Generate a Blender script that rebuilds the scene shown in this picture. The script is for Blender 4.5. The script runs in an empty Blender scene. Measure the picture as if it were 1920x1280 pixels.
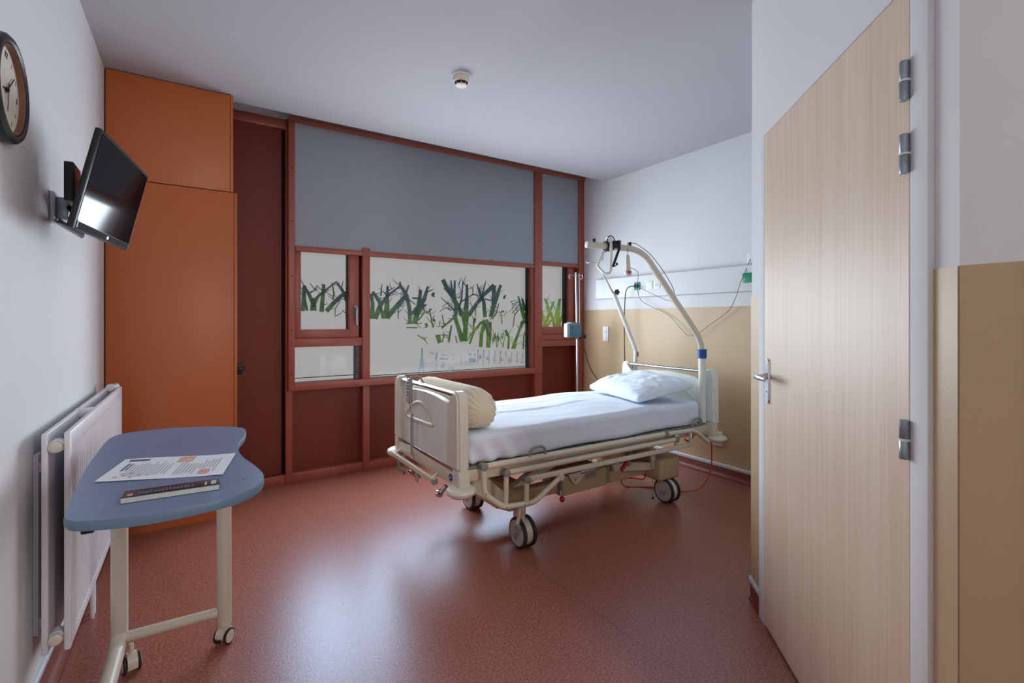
import bpy, bmesh, math, random
from mathutils import Vector, Matrix, noise
random.seed(7)
sc = bpy.context.scene
C = sc.collection
R = math.radians
V = Vector

# ------------------------------------------------------------------ materials
def srgb(r, g, b):
    f = lambda c: (c/255/12.92) if c/255 <= .04045 else ((c/255+.055)/1.055)**2.4
    return (f(r), f(g), f(b), 1)

def mat(name, col, rough=.5, metal=0, var=.05, scale=8, bump=0, bscale=60, spec=.5, stretch=None, emit=None, estr=0):
    m = bpy.data.materials.new(name); m.use_nodes = True
    nt = m.node_tree; N = nt.nodes; L = nt.links
    b = N['Principled BSDF']
    b.inputs['Roughness'].default_value = rough
    b.inputs['Metallic'].default_value = metal
    b.inputs['Specular IOR Level'].default_value = spec
    tc = N.new('ShaderNodeTexCoord')
    mp = N.new('ShaderNodeMapping')
    if stretch: mp.inputs['Scale'].default_value = stretch
    L.new(tc.outputs['Object'], mp.inputs['Vector'])
    nz = N.new('ShaderNodeTexNoise'); nz.inputs['Scale'].default_value = scale; nz.inputs['Detail'].default_value = 4
    L.new(mp.outputs[0], nz.inputs['Vector'])
    rp = N.new('ShaderNodeValToRGB')
    c = srgb(*col)
    rp.color_ramp.elements[0].color = (c[0]*(1-var), c[1]*(1-var), c[2]*(1-var), 1)
    rp.color_ramp.elements[1].color = (min(1, c[0]*(1+var)), min(1, c[1]*(1+var)), min(1, c[2]*(1+var)), 1)
    rp.color_ramp.elements[0].position = .35; rp.color_ramp.elements[1].position = .65
    L.new(nz.outputs[0], rp.inputs[0]); L.new(rp.outputs[0], b.inputs['Base Color'])
    if bump:
        n2 = N.new('ShaderNodeTexNoise'); n2.inputs['Scale'].default_value = bscale; n2.inputs['Detail'].default_value = 3
        L.new(mp.outputs[0], n2.inputs['Vector'])
        bp = N.new('ShaderNodeBump'); bp.inputs['Strength'].default_value = bump; bp.inputs['Distance'].default_value = .01
        L.new(n2.outputs[0], bp.inputs['Height']); L.new(bp.outputs[0], b.inputs['Normal'])
    if emit:
        b.inputs['Emission Color'].default_value = srgb(*emit); b.inputs['Emission Strength'].default_value = estr
    return m

M = {}
M['white_wall'] = mat('white painted wall', (222, 223, 225), .75, var=.015, scale=2, bump=.04, bscale=220)
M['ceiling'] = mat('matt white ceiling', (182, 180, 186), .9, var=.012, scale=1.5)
M['tan'] = mat('tan vinyl wall covering', (192, 166, 130), .42, var=.03, scale=1.2, bump=.06, bscale=300)
M['vinyl_red'] = mat('red brown vinyl', (122, 58, 46), .45, var=.12, scale=160)
M['strip'] = mat('pale grey capping strip', (205, 214, 226), .35, var=.02)
M['brick_red'] = mat('brick red lacquered metal', (160, 84, 68), .38, var=.03, scale=3)
M['dark_red'] = mat('dark red panel', (118, 42, 22), .55, var=.04, scale=2)
M['gap'] = mat('painted gap shadow', (26, 16, 14), .8)  # shade inside gaps, painted as a near-black colour
M['orange'] = mat('terracotta orange laminate', (190, 102, 52), .42, var=.03, scale=2.5)
M['orange_dark'] = mat('terracotta orange edge', (162, 92, 52), .45, var=.03)
M['blind'] = mat('blue grey blind fabric', (156, 164, 172), .85, var=.06, scale=240, bump=.12, bscale=500)
M['cream'] = mat('cream lacquered steel', (216, 207, 186), .35, var=.02, scale=5)
M['cream_plastic'] = mat('ivory plastic', (218, 212, 196), .42, var=.02, scale=5)
M['headboard'] = mat('pale ivory plastic', (230, 234, 226), .4, var=.02, scale=5)
M['tan_metal'] = mat('tan painted steel', (190, 168, 130), .42, var=.03, scale=5)
M['grey_joint'] = mat('grey plastic joint', (140, 138, 126), .5)
M['chrome'] = mat('brushed steel', (205, 207, 212), .2, 1, var=.03, scale=30)
M['aluminium'] = mat('aluminium tube', (190, 193, 198), .32, 1, var=.03, scale=30)
M['zinc'] = mat('zinc plated steel', (150, 162, 170), .35, .8, var=.06, scale=40)
M['black'] = mat('black plastic', (20, 20, 22), .4)
M['rubber'] = mat('dark rubber', (48, 46, 44), .7)
M['white_plastic'] = mat('white plastic', (232, 234, 236), .4, var=.01)
M['green'] = mat('green plastic', (10, 140, 100), .45)
M['red'] = mat('red plastic', (200, 26, 34), .35)
M['red_glass'] = mat('red knob', (176, 26, 38), .2)
M['blue'] = mat('blue plastic', (20, 74, 150), .4)
M['blue_badge'] = mat('blue badge', (18, 52, 150), .35)
M['sheet'] = mat('pale blue bed sheet', (226, 233, 246), .85, var=.025, scale=14, bump=.1, bscale=18)
M['pillowcase'] = mat('light blue pillowcase', (230, 241, 252), .85, var=.04, scale=10, bump=.25, bscale=14)
M['bolster'] = mat('cream quilted fabric', (226, 214, 190), .9, var=.04, scale=10, bump=.4, bscale=28)
M['table_blue'] = mat('slate blue laminate', (116, 138, 172), .4, var=.05, scale=2.5, bump=.03, bscale=400)
M['table_edge'] = mat('slate blue edge band', (96, 122, 146), .45, var=.03)
M['table_leg'] = mat('beige lacquered tube', (205, 196, 180), .34, var=.02)
M['radiator'] = mat('white enamel', (228, 228, 234), .35, var=.01)
M['paper'] = mat('white paper', (236, 240, 246), .8, var=.01)
M['ink_grey'] = mat('grey print', (176, 182, 194), .8)
M['ink_dark'] = mat('dark print', (84, 92, 124), .8)
M['ink_pink'] = mat('pink print', (224, 160, 160), .8)
M['ink_peach'] = mat('peach picture print', (222, 176, 156), .8, var=.3, scale=120)
M['book_cover'] = mat('dark brown cover', (44, 24, 22), .4, var=.3, scale=60)
M['page'] = mat('pale page block', (200, 204, 200), .7)
M['clock_face'] = mat('cream clock face', (226, 218, 206), .5, var=.02)
M['clock_inner'] = mat('brown inner rim', (120, 82, 62), .5)
M['smoke'] = mat('ivory detector plastic', (222, 212, 198), .5, var=.02)
M['grey_cable'] = mat('grey cable', (120, 120, 124), .6)
M['orange_cable'] = mat('orange cable', (205, 62, 20), .5)
M['pump_blue'] = mat('steel blue plastic', (74, 122, 148), .4, var=.05)
M['pump_grey'] = mat('pale grey plastic', (158, 166, 172), .5)
M['strap'] = mat('charcoal webbing', (70, 68, 66), .9, var=.1, scale=200)
M['hub'] = mat('grey hub cap', (188, 182, 174), .4)
M['concrete'] = mat('grey stone', (130, 128, 128), .8, var=.3, scale=30)
M['sticker'] = mat('orange sticker', (190, 98, 40), .5)

def floor_material():
    m = bpy.data.materials.new('red speckled vinyl floor'); m.use_nodes = True
    nt = m.node_tree; N = nt.nodes; L = nt.links; b = N['Principled BSDF']
    b.inputs['Roughness'].default_value = .33; b.inputs['IOR'].default_value = 1.62; b.inputs['Specular IOR Level'].default_value = 1.0; b.inputs['Specular Tint'].default_value = (.4, .64, .92, 1)
    g = N.new('ShaderNodeNewGeometry')
    vo = N.new('ShaderNodeTexNoise'); vo.inputs['Scale'].default_value = 110; vo.inputs['Detail'].default_value = 6; vo.inputs['Roughness'].default_value = .7
    L.new(g.outputs['Position'], vo.inputs['Vector'])
    rp = N.new('ShaderNodeValToRGB'); e = rp.color_ramp.elements
    e[0].position = .36; e[0].color = srgb(128, 71, 55); e[1].position = .64; e[1].color = srgb(190, 127, 106)
    mid = e.new(.5); mid.color = srgb(163, 97, 77)
    L.new(vo.outputs[0], rp.inputs[0])
    # welded seam running towards the facade
    sx = N.new('ShaderNodeSeparateXYZ'); L.new(g.outputs['Position'], sx.inputs[0])
    a = N.new('ShaderNodeMath'); a.operation = 'SUBTRACT'; a.inputs[1].default_value = 1.463; L.new(sx.outputs[0], a.inputs[0])
    ab = N.new('ShaderNodeMath'); ab.operation = 'ABSOLUTE'; L.new(a.outputs[0], ab.inputs[0])
    lt = N.new('ShaderNodeMath'); lt.operation = 'LESS_THAN'; lt.inputs[1].default_value = .0022; L.new(ab.outputs[0], lt.inputs[0])
    k = N.new('ShaderNodeMath'); k.operation = 'MULTIPLY'; k.inputs[1].default_value = .45; L.new(lt.outputs[0], k.inputs[0])
    mx = N.new('ShaderNodeMixRGB'); mx.inputs[2].default_value = srgb(84, 38, 30)
    L.new(k.outputs[0], mx.inputs[0]); L.new(rp.outputs[0], mx.inputs[1]); L.new(mx.outputs[0], b.inputs['Base Color'])
    n2 = N.new('ShaderNodeTexNoise'); n2.inputs['Scale'].default_value = 160; n2.inputs['Detail'].default_value = 2
    L.new(g.outputs['Position'], n2.inputs['Vector'])
    bp = N.new('ShaderNodeBump'); bp.inputs['Strength'].default_value = .12; bp.inputs['Distance'].default_value = .004
    L.new(n2.outputs[0], bp.inputs['Height']); L.new(bp.outputs[0], b.inputs['Normal'])
    return m
M['floor'] = floor_material()

def wood_material():
    m = bpy.data.materials.new('pale oak veneer'); m.use_nodes = True
    nt = m.node_tree; N = nt.nodes; L = nt.links; b = N['Principled BSDF']
    b.inputs['Roughness'].default_value = .45
    tc = N.new('ShaderNodeTexCoord')
    def noise_(scale, s, detail=5):
        mp = N.new('ShaderNodeMapping'); mp.inputs['Scale'].default_value = s; L.new(tc.outputs['Object'], mp.inputs[0])
        n = N.new('ShaderNodeTexNoise'); n.inputs['Scale'].default_value = scale; n.inputs['Detail'].default_value = detail
        L.new(mp.outputs[0], n.inputs['Vector']); return n
    fine = noise_(150, (1, 1, .012)); broad = noise_(9, (1, 1, .04), 3)
    r1 = N.new('ShaderNodeValToRGB'); e = r1.color_ramp.elements
    e[0].position = .3; e[0].color = srgb(208, 182, 156); e[1].position = .7; e[1].color = srgb(232, 212, 190)
    L.new(fine.outputs[0], r1.inputs[0])
    r2 = N.new('ShaderNodeValToRGB'); e = r2.color_ramp.elements
    e[0].position = .3; e[0].color = srgb(212, 186, 162); e[1].position = .7; e[1].color = srgb(228, 210, 190)
    L.new(broad.outputs[0], r2.inputs[0])
    mx = N.new('ShaderNodeMixRGB'); mx.inputs[0].default_value = .5
    L.new(r1.outputs[0], mx.inputs[1]); L.new(r2.outputs[0], mx.inputs[2])
    # veneer strips: faint pale joints across the leaf
    sx = N.new('ShaderNodeSeparateXYZ'); L.new(tc.outputs['Object'], sx.inputs[0])
    md = N.new('ShaderNodeMath'); md.operation = 'PINGPONG'; md.inputs[1].default_value = .0675; L.new(sx.outputs[0], md.inputs[0])
    lt = N.new('ShaderNodeMath'); lt.operation = 'LESS_THAN'; lt.inputs[1].default_value = .0022; L.new(md.outputs[0], lt.inputs[0])
    kk = N.new('ShaderNodeMath'); kk.operation = 'MULTIPLY'; kk.inputs[1].default_value = .5; L.new(lt.outputs[0], kk.inputs[0])
    m2 = N.new('ShaderNodeMixRGB'); m2.inputs[2].default_value = srgb(232, 218, 202)
    L.new(kk.outputs[0], m2.inputs[0]); L.new(mx.outputs[0], m2.inputs[1]); L.new(m2.outputs[0], b.inputs['Base Color'])
    return m
M['oak'] = wood_material()

def glass_material():
    m = bpy.data.materials.new('window glass'); m.use_nodes = True
    nt = m.node_tree; N = nt.nodes; L = nt.links
    for n in list(N): N.remove(n)
    o = N.new('ShaderNodeOutputMaterial'); t = N.new('ShaderNodeBsdfTransparent'); g = N.new('ShaderNodeBsdfGlossy')
    g.inputs['Roughness'].default_value = .03
    f = N.new('ShaderNodeFresnel'); f.inputs[0].default_value = 1.35
    mx = N.new('ShaderNodeMixShader'); L.new(f.outputs[0], mx.inputs[0]); L.new(t.outputs[0], mx.inputs[1]); L.new(g.outputs[0], mx.inputs[2])
    L.new(mx.outputs[0], o.inputs[0]); return m
M['glass'] = glass_material()

def film_material():
    # frosted film; the daylight behind it is painted in as emission
    m = bpy.data.materials.new('self-lit frosted film'); m.use_nodes = True
    nt = m.node_tree; N = nt.nodes; L = nt.links; b = N['Principled BSDF']
    b.inputs['Base Color'].default_value = (.1, .1, .1, 1); b.inputs['Roughness'].default_value = .8
    tc = N.new('ShaderNodeTexCoord'); nz = N.new('ShaderNodeTexNoise'); nz.inputs['Scale'].default_value = 1.3
    L.new(tc.outputs['Object'], nz.inputs['Vector'])
    rp = N.new('ShaderNodeValToRGB'); e = rp.color_ramp.elements
    e[0].color = srgb(160, 160, 161); e[1].color = srgb(170, 167, 165)
    L.new(nz.outputs[0], rp.inputs[0]); L.new(rp.outputs[0], b.inputs['Emission Color']); b.inputs['Emission Strength'].default_value = .93
    return m
M['film'] = film_material()

def print_material(name, stops, scale=14, lo=None):
    # film cut-outs as flat strips; backlit foliage is painted in as emission
    m = bpy.data.materials.new(name); m.use_nodes = True
    nt = m.node_tree; N = nt.nodes; L = nt.links; b = N['Principled BSDF']
    b.inputs['Base Color'].default_value = (.03, .04, .03, 1); b.inputs['Roughness'].default_value = .6
    g = N.new('ShaderNodeNewGeometry'); sx = N.new('ShaderNodeSeparateXYZ'); L.new(g.outputs['Position'], sx.inputs[0])
    nz = N.new('ShaderNodeTexNoise'); nz.inputs['Scale'].default_value = scale; nz.inputs['Detail'].default_value = 6; nz.inputs['Roughness'].default_value = .7
    L.new(g.outputs['Position'], nz.inputs['Vector'])
    mr = N.new('ShaderNodeMapRange'); mr.inputs[1].default_value = lo[0]; mr.inputs[2].default_value = lo[1]
    L.new(sx.outputs[2], mr.inputs[0])
    ad = N.new('ShaderNodeMath'); ad.operation = 'MULTIPLY_ADD'; ad.inputs[1].default_value = 2.2; ad.inputs[2].default_value = -1.1
    L.new(nz.outputs[0], ad.inputs[0])
    s = N.new('ShaderNodeMath'); s.operation = 'ADD'; s.use_clamp = True; L.new(ad.outputs[0], s.inputs[0]); L.new(mr.outputs[0], s.inputs[1])
    rp = N.new('ShaderNodeValToRGB'); el = rp.color_ramp.elements
    el[0].position = stops[0][0]; el[0].color = srgb(*stops[0][1]); el[1].position = stops[-1][0]; el[1].color = srgb(*stops[-1][1])
    for p, c in stops[1:-1]:
        x = el.new(p); x.color = srgb(*c)
    L.new(s.outputs[0], rp.inputs[0]); L.new(rp.outputs[0], b.inputs['Emission Color']); b.inputs['Emission Strength'].default_value = .7
    return m
M['leaf_dark'] = print_material('dark foliage cut-out', [(0, (112, 98, 60)), (.14, (78, 104, 40)), (.4, (50, 84, 44)), (.65, (36, 62, 56)), (1, (28, 52, 58))], lo=(1.15, 1.58))
M['leaf_green'] = print_material('green foliage cut-out', [(0, (118, 112, 62)), (.16, (88, 122, 36)), (.45, (62, 100, 34)), (.75, (48, 82, 42)), (1, (34, 58, 56))], lo=(.85, 1.5))
M['leaf_bright'] = print_material('bright foliage cut-out', [(0, (126, 116, 50)), (.3, (122, 156, 48)), (.6, (92, 136, 56)), (1, (66, 104, 76))], lo=(1.2, 1.6))
M['sky_blue'] = print_material('blue grey cut-out', [(0, (172, 178, 186)), (.4, (146, 158, 172)), (.8, (104, 122, 142)), (1, (84, 102, 124))], lo=(.75, 1.1))

# ------------------------------------------------------------------ mesh helpers
def box(bm, x0, x1, y0, y1, z0, z1, bev=0, seg=2, rot=None):
    """axis aligned box; rot=(angle, axis, pivot)"""
    r = bmesh.ops.create_cube(bm, size=1)
    vs = r['verts']
    for v in vs:
        v.co = V(((x0+x1)/2+v.co.x*(x1-x0), (y0+y1)/2+v.co.y*(y1-y0), (z0+z1)/2+v.co.z*(z1-z0)))
    if bev:
        es = list({e for v in vs for e in v.link_edges})
        q = bmesh.ops.bevel(bm, geom=es, offset=min(bev, .49*min(abs(x1-x0), abs(y1-y0), abs(z1-z0))), segments=seg, affect='EDGES', profile=.5)
        vs = list({v for f in q['faces'] for v in f.verts} | {v for v in vs if v.is_valid})
    if rot:
        bmesh.ops.rotate(bm, verts=vs, cent=rot[2], matrix=Matrix.Rotation(rot[0], 3, rot[1]))
    return vs

def fillet(pts, rad, n=5):
    pts = [V(p) for p in pts]; out = [pts[0]]
    for i in range(1, len(pts)-1):
        a, b, c = pts[i-1], pts[i], pts[i+1]
        d1 = (a-b); d2 = (c-b); l = min(rad, d1.length*.45, d2.length*.45)
        p, q = b+d1.normalized()*l, b+d2.normalized()*l
        for k in range(n+1):
            t = k/n
            out.append(p*(1-t)**2+b*2*t*(1-t)+q*t*t)
    out.append(pts[-1]); return out

def smooth_path(pts, n=6):
    """Catmull-Rom through the points"""
    p = [V(q) for q in pts]; p = [p[0]*2-p[1]]+p+[p[-1]*2-p[-2]]
    out = []
    for i in range(1, len(p)-2):
        for k in range(n):
            t = k/n
            out.append(.5*((2*p[i])+(p[i+1]-p[i-1])*t+(2*p[i-1]-5*p[i]+4*p[i+1]-p[i+2])*t*t+(3*p[i]-p[i-1]-3*p[i+1]+p[i+2])*t**3))
    out.append(p[-2]); return out

def tube(bm, pts, r, seg=12, closed=False, flat=1.0, up=None):
    pts = [V(p) for p in pts]; n = len(pts)
    rr = r if isinstance(r, (list, tuple)) else [r]*n
    T = []
    for i in range(n):
        a = pts[(i-1) % n] if (closed or i > 0) else pts[i]
        b = pts[(i+1) % n] if (closed or i < n-1) else pts[i]
        T.append((b-a).normalized())
    u = V(up) if up else (V((0, 0, 1)) if abs(T[0].z) < .9 else V((1, 0, 0)))
    u = (u-T[0]*u.dot(T[0])).normalized()
    rings = []
    for i in range(n):
        u = (u-T[i]*u.dot(T[i]))
        u = u.normalized() if u.length > 1e-6 else T[i].orthogonal().normalized()
        w = T[i].cross(u)
        rings.append([bm.verts.new(pts[i]+(u*math.cos(2*math.pi*k/seg)+w*math.sin(2*math.pi*k/seg)*flat)*rr[i]) for k in range(seg)])
    m = n if closed else n-1
    for i in range(m):
        A, B = rings[i], rings[(i+1) % n]
        for k in range(seg):
            bm.faces.new((A[k], A[(k+1) % seg], B[(k+1) % seg], B[k]))
    if not closed:
        bm.faces.new(rings[0][::-1]); bm.faces.new(rings[-1])

def lathe(bm, prof, org, axis, seg=28):
    """prof: (radius, height along axis)"""
    ax = V(axis).normalized(); u = ax.orthogonal().normalized(); w = ax.cross(u); org = V(org)
    rings = []
    for r, h in prof:
        if r < 1e-6: rings.append([bm.verts.new(org+ax*h)])
        else: rings.append([bm.verts.new(org+ax*h+(u*math.cos(2*math.pi*k/seg)+w*math.sin(2*math.pi*k/seg))*r) for k in range(seg)])
    for A, B in zip(rings, rings[1:]):
        for k in range(seg):
            q = []
            for v in (A[k % len(A)], A[(k+1) % len(A)], B[(k+1) % len(B)], B[k % len(B)]):
                if v not in q: q.append(v)
            if len(q) > 2: bm.faces.new(q)
    if len(rings[0]) > 1: bm.faces.new(rings[0][::-1])
    if len(rings[-1]) > 1: bm.faces.new(rings[-1])

def prism(bm, poly, fa, fb):
    """poly of 2D points, fa/fb map a 2D point to the two end faces"""
    A = [bm.verts.new(fa(*p)) for p in poly]; B = [bm.verts.new(fb(*p)) for p in poly]
    n = len(poly)
    bm.faces.new(A); bm.faces.new(B[::-1])
    for i in range(n): bm.faces.new((A[(i+1) % n], A[i], B[i], B[(i+1) % n]))

def ribbon(bm, pts, y):
    """flat tapering strip in a plane of constant y; pts (x, z, half width)"""
    for (x0, z0, w0), (x1, z1, w1) in zip(pts, pts[1:]):
        d = V((x1-x0, z1-z0)); 
        if d.length < 1e-5: continue
        d.normalize(); nx, nz = -d.y, d.x
        vs = [bm.verts.new((x0+nx*w0, y, z0+nz*w0)), bm.verts.new((x1+nx*w1, y, z1+nz*w1)), bm.verts.new((x1-nx*w1, y, z1-nz*w1)), bm.verts.new((x0-nx*w0, y, z0-nz*w0))]
        bm.faces.new(vs)
    for x, z, w in pts[1:-1]:
        bm.faces.new([bm.verts.new((x+w*math.cos(a*math.pi/4), y+.0002, z+w*math.sin(a*math.pi/4))) for a in range(8)])

def obj(name, bm, m, parent=None, sharp=35, local=False):
    """links the bmesh as ONE mesh object; given in world coordinates unless local"""
    bmesh.ops.recalc_face_normals(bm, faces=bm.faces)
    me = bpy.data.meshes.new(name); 
    for f in bm.faces: f.smooth = True
    bm.to_mesh(me); bm.free()
    me.set_sharp_from_angle(angle=R(sharp))
    me.materials.append(M[m])
    o = bpy.data.objects.new(name, me); C.objects.link(o)
    if parent:
        o.parent = parent
        if not local:
            off = V((0, 0, 0)); p = parent
            while p: off += p.location; p = p.parent
            me.transform(Matrix.Translation(-off))
    return o

def B(): return bmesh.new()
def bxo(name, m, parent, *a, **k):
    bm = B(); box(bm, *a, **k); return obj(name, bm, m, parent)
def tbo(name, m, parent, pts, r, **k):
    bm = B(); tube(bm, pts, r, **k); return obj(name, bm, m, parent)
def thing(name, label, cat, loc=(0, 0, 0), group=None):
    o = bpy.data.objects.new(name, None); C.objects.link(o); o.location = loc; o.empty_display_size = .1
    o['label'] = label; o['category'] = cat
    if group: o['group'] = group
    return o
def tag(o, label, cat, group=None):
    o['label'] = label; o['category'] = cat
    if group: o['group'] = group
    return o
def struct(o, label=None):
    o['kind'] = 'structure'
    if label: o['label'] = label
    return o
def sempty(name, loc=(0, 0, 0), label=None):
    o = bpy.data.objects.new(name, None); C.objects.link(o); o.location = loc
    return struct(o, label)
def textmesh(name, body, size, m, parent, mw, depth=.0006):
    """lettering as a mesh; mw is the 4x4 placing it (in the parent's space)"""
    cu = bpy.data.curves.new(name, 'FONT'); cu.body = body; cu.size = size; cu.align_x = 'CENTER'; cu.align_y = 'CENTER'; cu.extrude = depth
    t = bpy.data.objects.new(name, cu); C.objects.link(t)
    dg = bpy.context.evaluated_depsgraph_get(); me = bpy.data.meshes.new_from_object(t.evaluated_get(dg))
    C.objects.unlink(t); bpy.data.objects.remove(t)
    me.transform(mw); me.materials.clear(); me.materials.append(M[m])
    o = bpy.data.objects.new(name, me); C.objects.link(o); o.parent = parent; return o
def copy_tree(o, parent=None):
    c = o.copy(); C.objects.link(c)
    if parent: c.parent = parent
    for ch in list(o.children): copy_tree(ch, c)
    return c
CASEMENT = [[(0.717,1.35,0.0188),(0.726,1.461,0.0213),(0.726,1.551,0.0126)],[(0.75,1.355,0.0126),(0.729,1.451,0.0126)],[(0.726,1.556,0.0138),(0.77,1.472,0.0164),(0.807,1.381,0.0229)],[(0.797,1.353,0.0317),(0.797,1.422,0.0228),(0.845,1.484,0.0128),(0.933,1.559,0.0078),(0.983,1.602,0.0052)],[(0.86,1.346,0.023),(0.87,1.464,0.0192),(0.879,1.572,0.0154)],[(0.899,1.35,0.0231),(0.953,1.415,0.022),(1.014,1.478,0.0196),(1.073,1.512,0.0171)],[(1.065,1.29,0.0171),(1.065,1.427,0.0171),(1.039,1.5,0.0144),(0.983,1.592,0.0104)],[(0.968,1.306,0.0039),(0.968,1.373,0.0052),(1.014,1.447,0.0039)],[(0.943,1.59,0.0052),(0.958,1.498,0.0091),(0.953,1.446,0.0065)],[(0.773,1.575,0.0038),(0.807,1.524,0.0051),(0.826,1.565,0.0032)],[(1.034,1.605,0.0039),(1.019,1.552,0.0065),(1.044,1.511,0.0079)],[(1.075,1.596,0.0053),(1.055,1.543,0.0079)]]
MAIN_DARK = [[(1.948,1.66,0.0267),(1.996,1.567,0.0268),(2.066,1.481,0.0239),(2.123,1.38,0.0272),(2.152,1.322,0.0354)],[(2.031,1.657,0.0079),(2.045,1.531,0.0191),(2.088,1.43,0.0239)],[(2.073,1.657,0.0112),(2.066,1.519,0.0191),(2.088,1.334,0.0223)],[(2.159,1.644,0.008),(2.145,1.483,0.0112),(2.109,1.379,0.016)],[(2.203,1.626,0.0162),(2.203,1.484,0.0226),(2.188,1.322,0.0404)],[(2.222,1.322,0.0276),(2.298,1.421,0.0245),(2.389,1.528,0.0248),(2.512,1.628,0.0285)],[(2.404,1.306,0.0281),(2.392,1.462,0.0248),(2.343,1.553,0.0181),(2.313,1.637,0.0066)],[(2.469,1.306,0.03),(2.512,1.438,0.0335),(2.575,1.601,0.0202),(2.594,1.634,0.0203)],[(2.412,1.655,0.0066),(2.374,1.528,0.0132)],[(2.512,1.628,0.0302),(2.5,1.438,0.0251)],[(1.955,1.579,0.0063),(2.052,1.499,0.0079)],[(1.928,1.49,0.0047),(2.017,1.416,0.0079),(2.08,1.36,0.0112)],[(2.145,1.457,0.008),(2.269,1.531,0.0065)],[(2.269,1.603,0.0049),(2.269,1.531,0.0065),(2.328,1.52,0.0066)],[(2.298,1.31,0.0065),(2.301,1.408,0.0065)],[(2.404,1.489,0.0083),(2.481,1.471,0.0083),(2.559,1.493,0.0067)],[(2.567,1.446,0.0067),(2.536,1.344,0.0084),(2.489,1.284,0.0067)],[(2.123,1.495,0.0064),(2.138,1.559,0.0048),(2.109,1.623,0.004)],[(1.914,1.358,0.0039),(1.976,1.397,0.0047),(2.038,1.366,0.0063)],[(1.941,1.402,0.0039),(2.01,1.454,0.004)],[(2.604,1.239,0.0085),(2.599,1.331,0.0068),(2.575,1.365,0.0034)],[(2.591,1.351,0.0025),(2.61,1.365,0.0152),(2.636,1.372,0.0025)],[(2.615,1.508,0.0025),(2.636,1.516,0.017),(2.658,1.536,0.0026)],[(2.615,1.494,0.0025),(2.639,1.503,0.0102)],[(2.623,1.318,0.0042),(2.663,1.366,0.0043)],[(1.833,1.518,0.0023),(1.846,1.525,0.0124),(1.863,1.535,0.0023)],[(1.83,1.512,0.0023),(1.849,1.503,0.014),(1.868,1.493,0.0023)],[(1.787,1.425,0.0038),(1.702,1.374,0.0457),(1.663,1.326,0.0455)]]
MAIN_LEFT = [[(1.276,1.289,0.0298),(1.282,1.41,0.0203),(1.271,1.507,0.0162)],[(1.282,1.524,0.0162),(1.342,1.433,0.0191),(1.375,1.289,0.0164)],[(1.304,1.289,0.0272),(1.342,1.389,0.0246),(1.409,1.489,0.0138),(1.529,1.582,0.0098),(1.529,1.621,0.0098)],[(1.403,1.289,0.0371),(1.409,1.423,0.0248),(1.415,1.577,0.0124)],[(1.411,1.297,0.0275),(1.477,1.38,0.0264),(1.581,1.494,0.0239)],[(1.623,1.248,0.024),(1.617,1.382,0.0226),(1.593,1.494,0.0225),(1.529,1.593,0.014)],[(1.665,1.248,0.0313),(1.701,1.371,0.03),(1.725,1.555,0.0186)],[(1.713,1.394,0.0329),(1.762,1.476,0.0259),(1.796,1.59,0.013)],[(1.641,1.478,0.0085),(1.725,1.475,0.01)],[(1.512,1.289,0.0056),(1.512,1.38,0.007),(1.552,1.448,0.0042)],[(1.364,1.592,0.0041),(1.353,1.488,0.0096)],[(1.611,1.596,0.0085),(1.581,1.516,0.0141)],[(1.617,1.461,0.0057),(1.677,1.417,0.0057)],[(1.75,1.418,0.0057),(1.764,1.349,0.0072),(1.701,1.274,0.01)],[(1.409,1.588,0.0034),(1.42,1.534,0.0055),(1.477,1.569,0.0042)],[(1.546,1.414,0.0042),(1.57,1.437,0.0056)],[(1.581,1.244,0.0056),(1.737,1.248,0.0057)],[(1.587,1.21,0.0084),(1.695,1.209,0.0086)],[(1.826,1.507,0.0029),(1.849,1.515,0.0145),(1.869,1.53,0.0022)],[(1.849,1.208,0.0116),(1.826,1.303,0.0072),(1.818,1.373,0.0043)],[(1.799,1.368,0.0022),(1.821,1.375,0.0116),(1.841,1.382,0.0022)],[(1.768,1.34,0.0022),(1.786,1.349,0.0115),(1.804,1.338,0.0022)],[(1.841,1.28,0.0022),(1.859,1.274,0.016),(1.871,1.262,0.0022)],[(1.764,1.243,0.0022),(1.782,1.239,0.0144),(1.799,1.222,0.0022)],[(1.826,1.269,0.0036),(1.864,1.327,0.0036)],[(1.836,1.338,0.0029),(1.88,1.362,0.0029)]]
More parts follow.
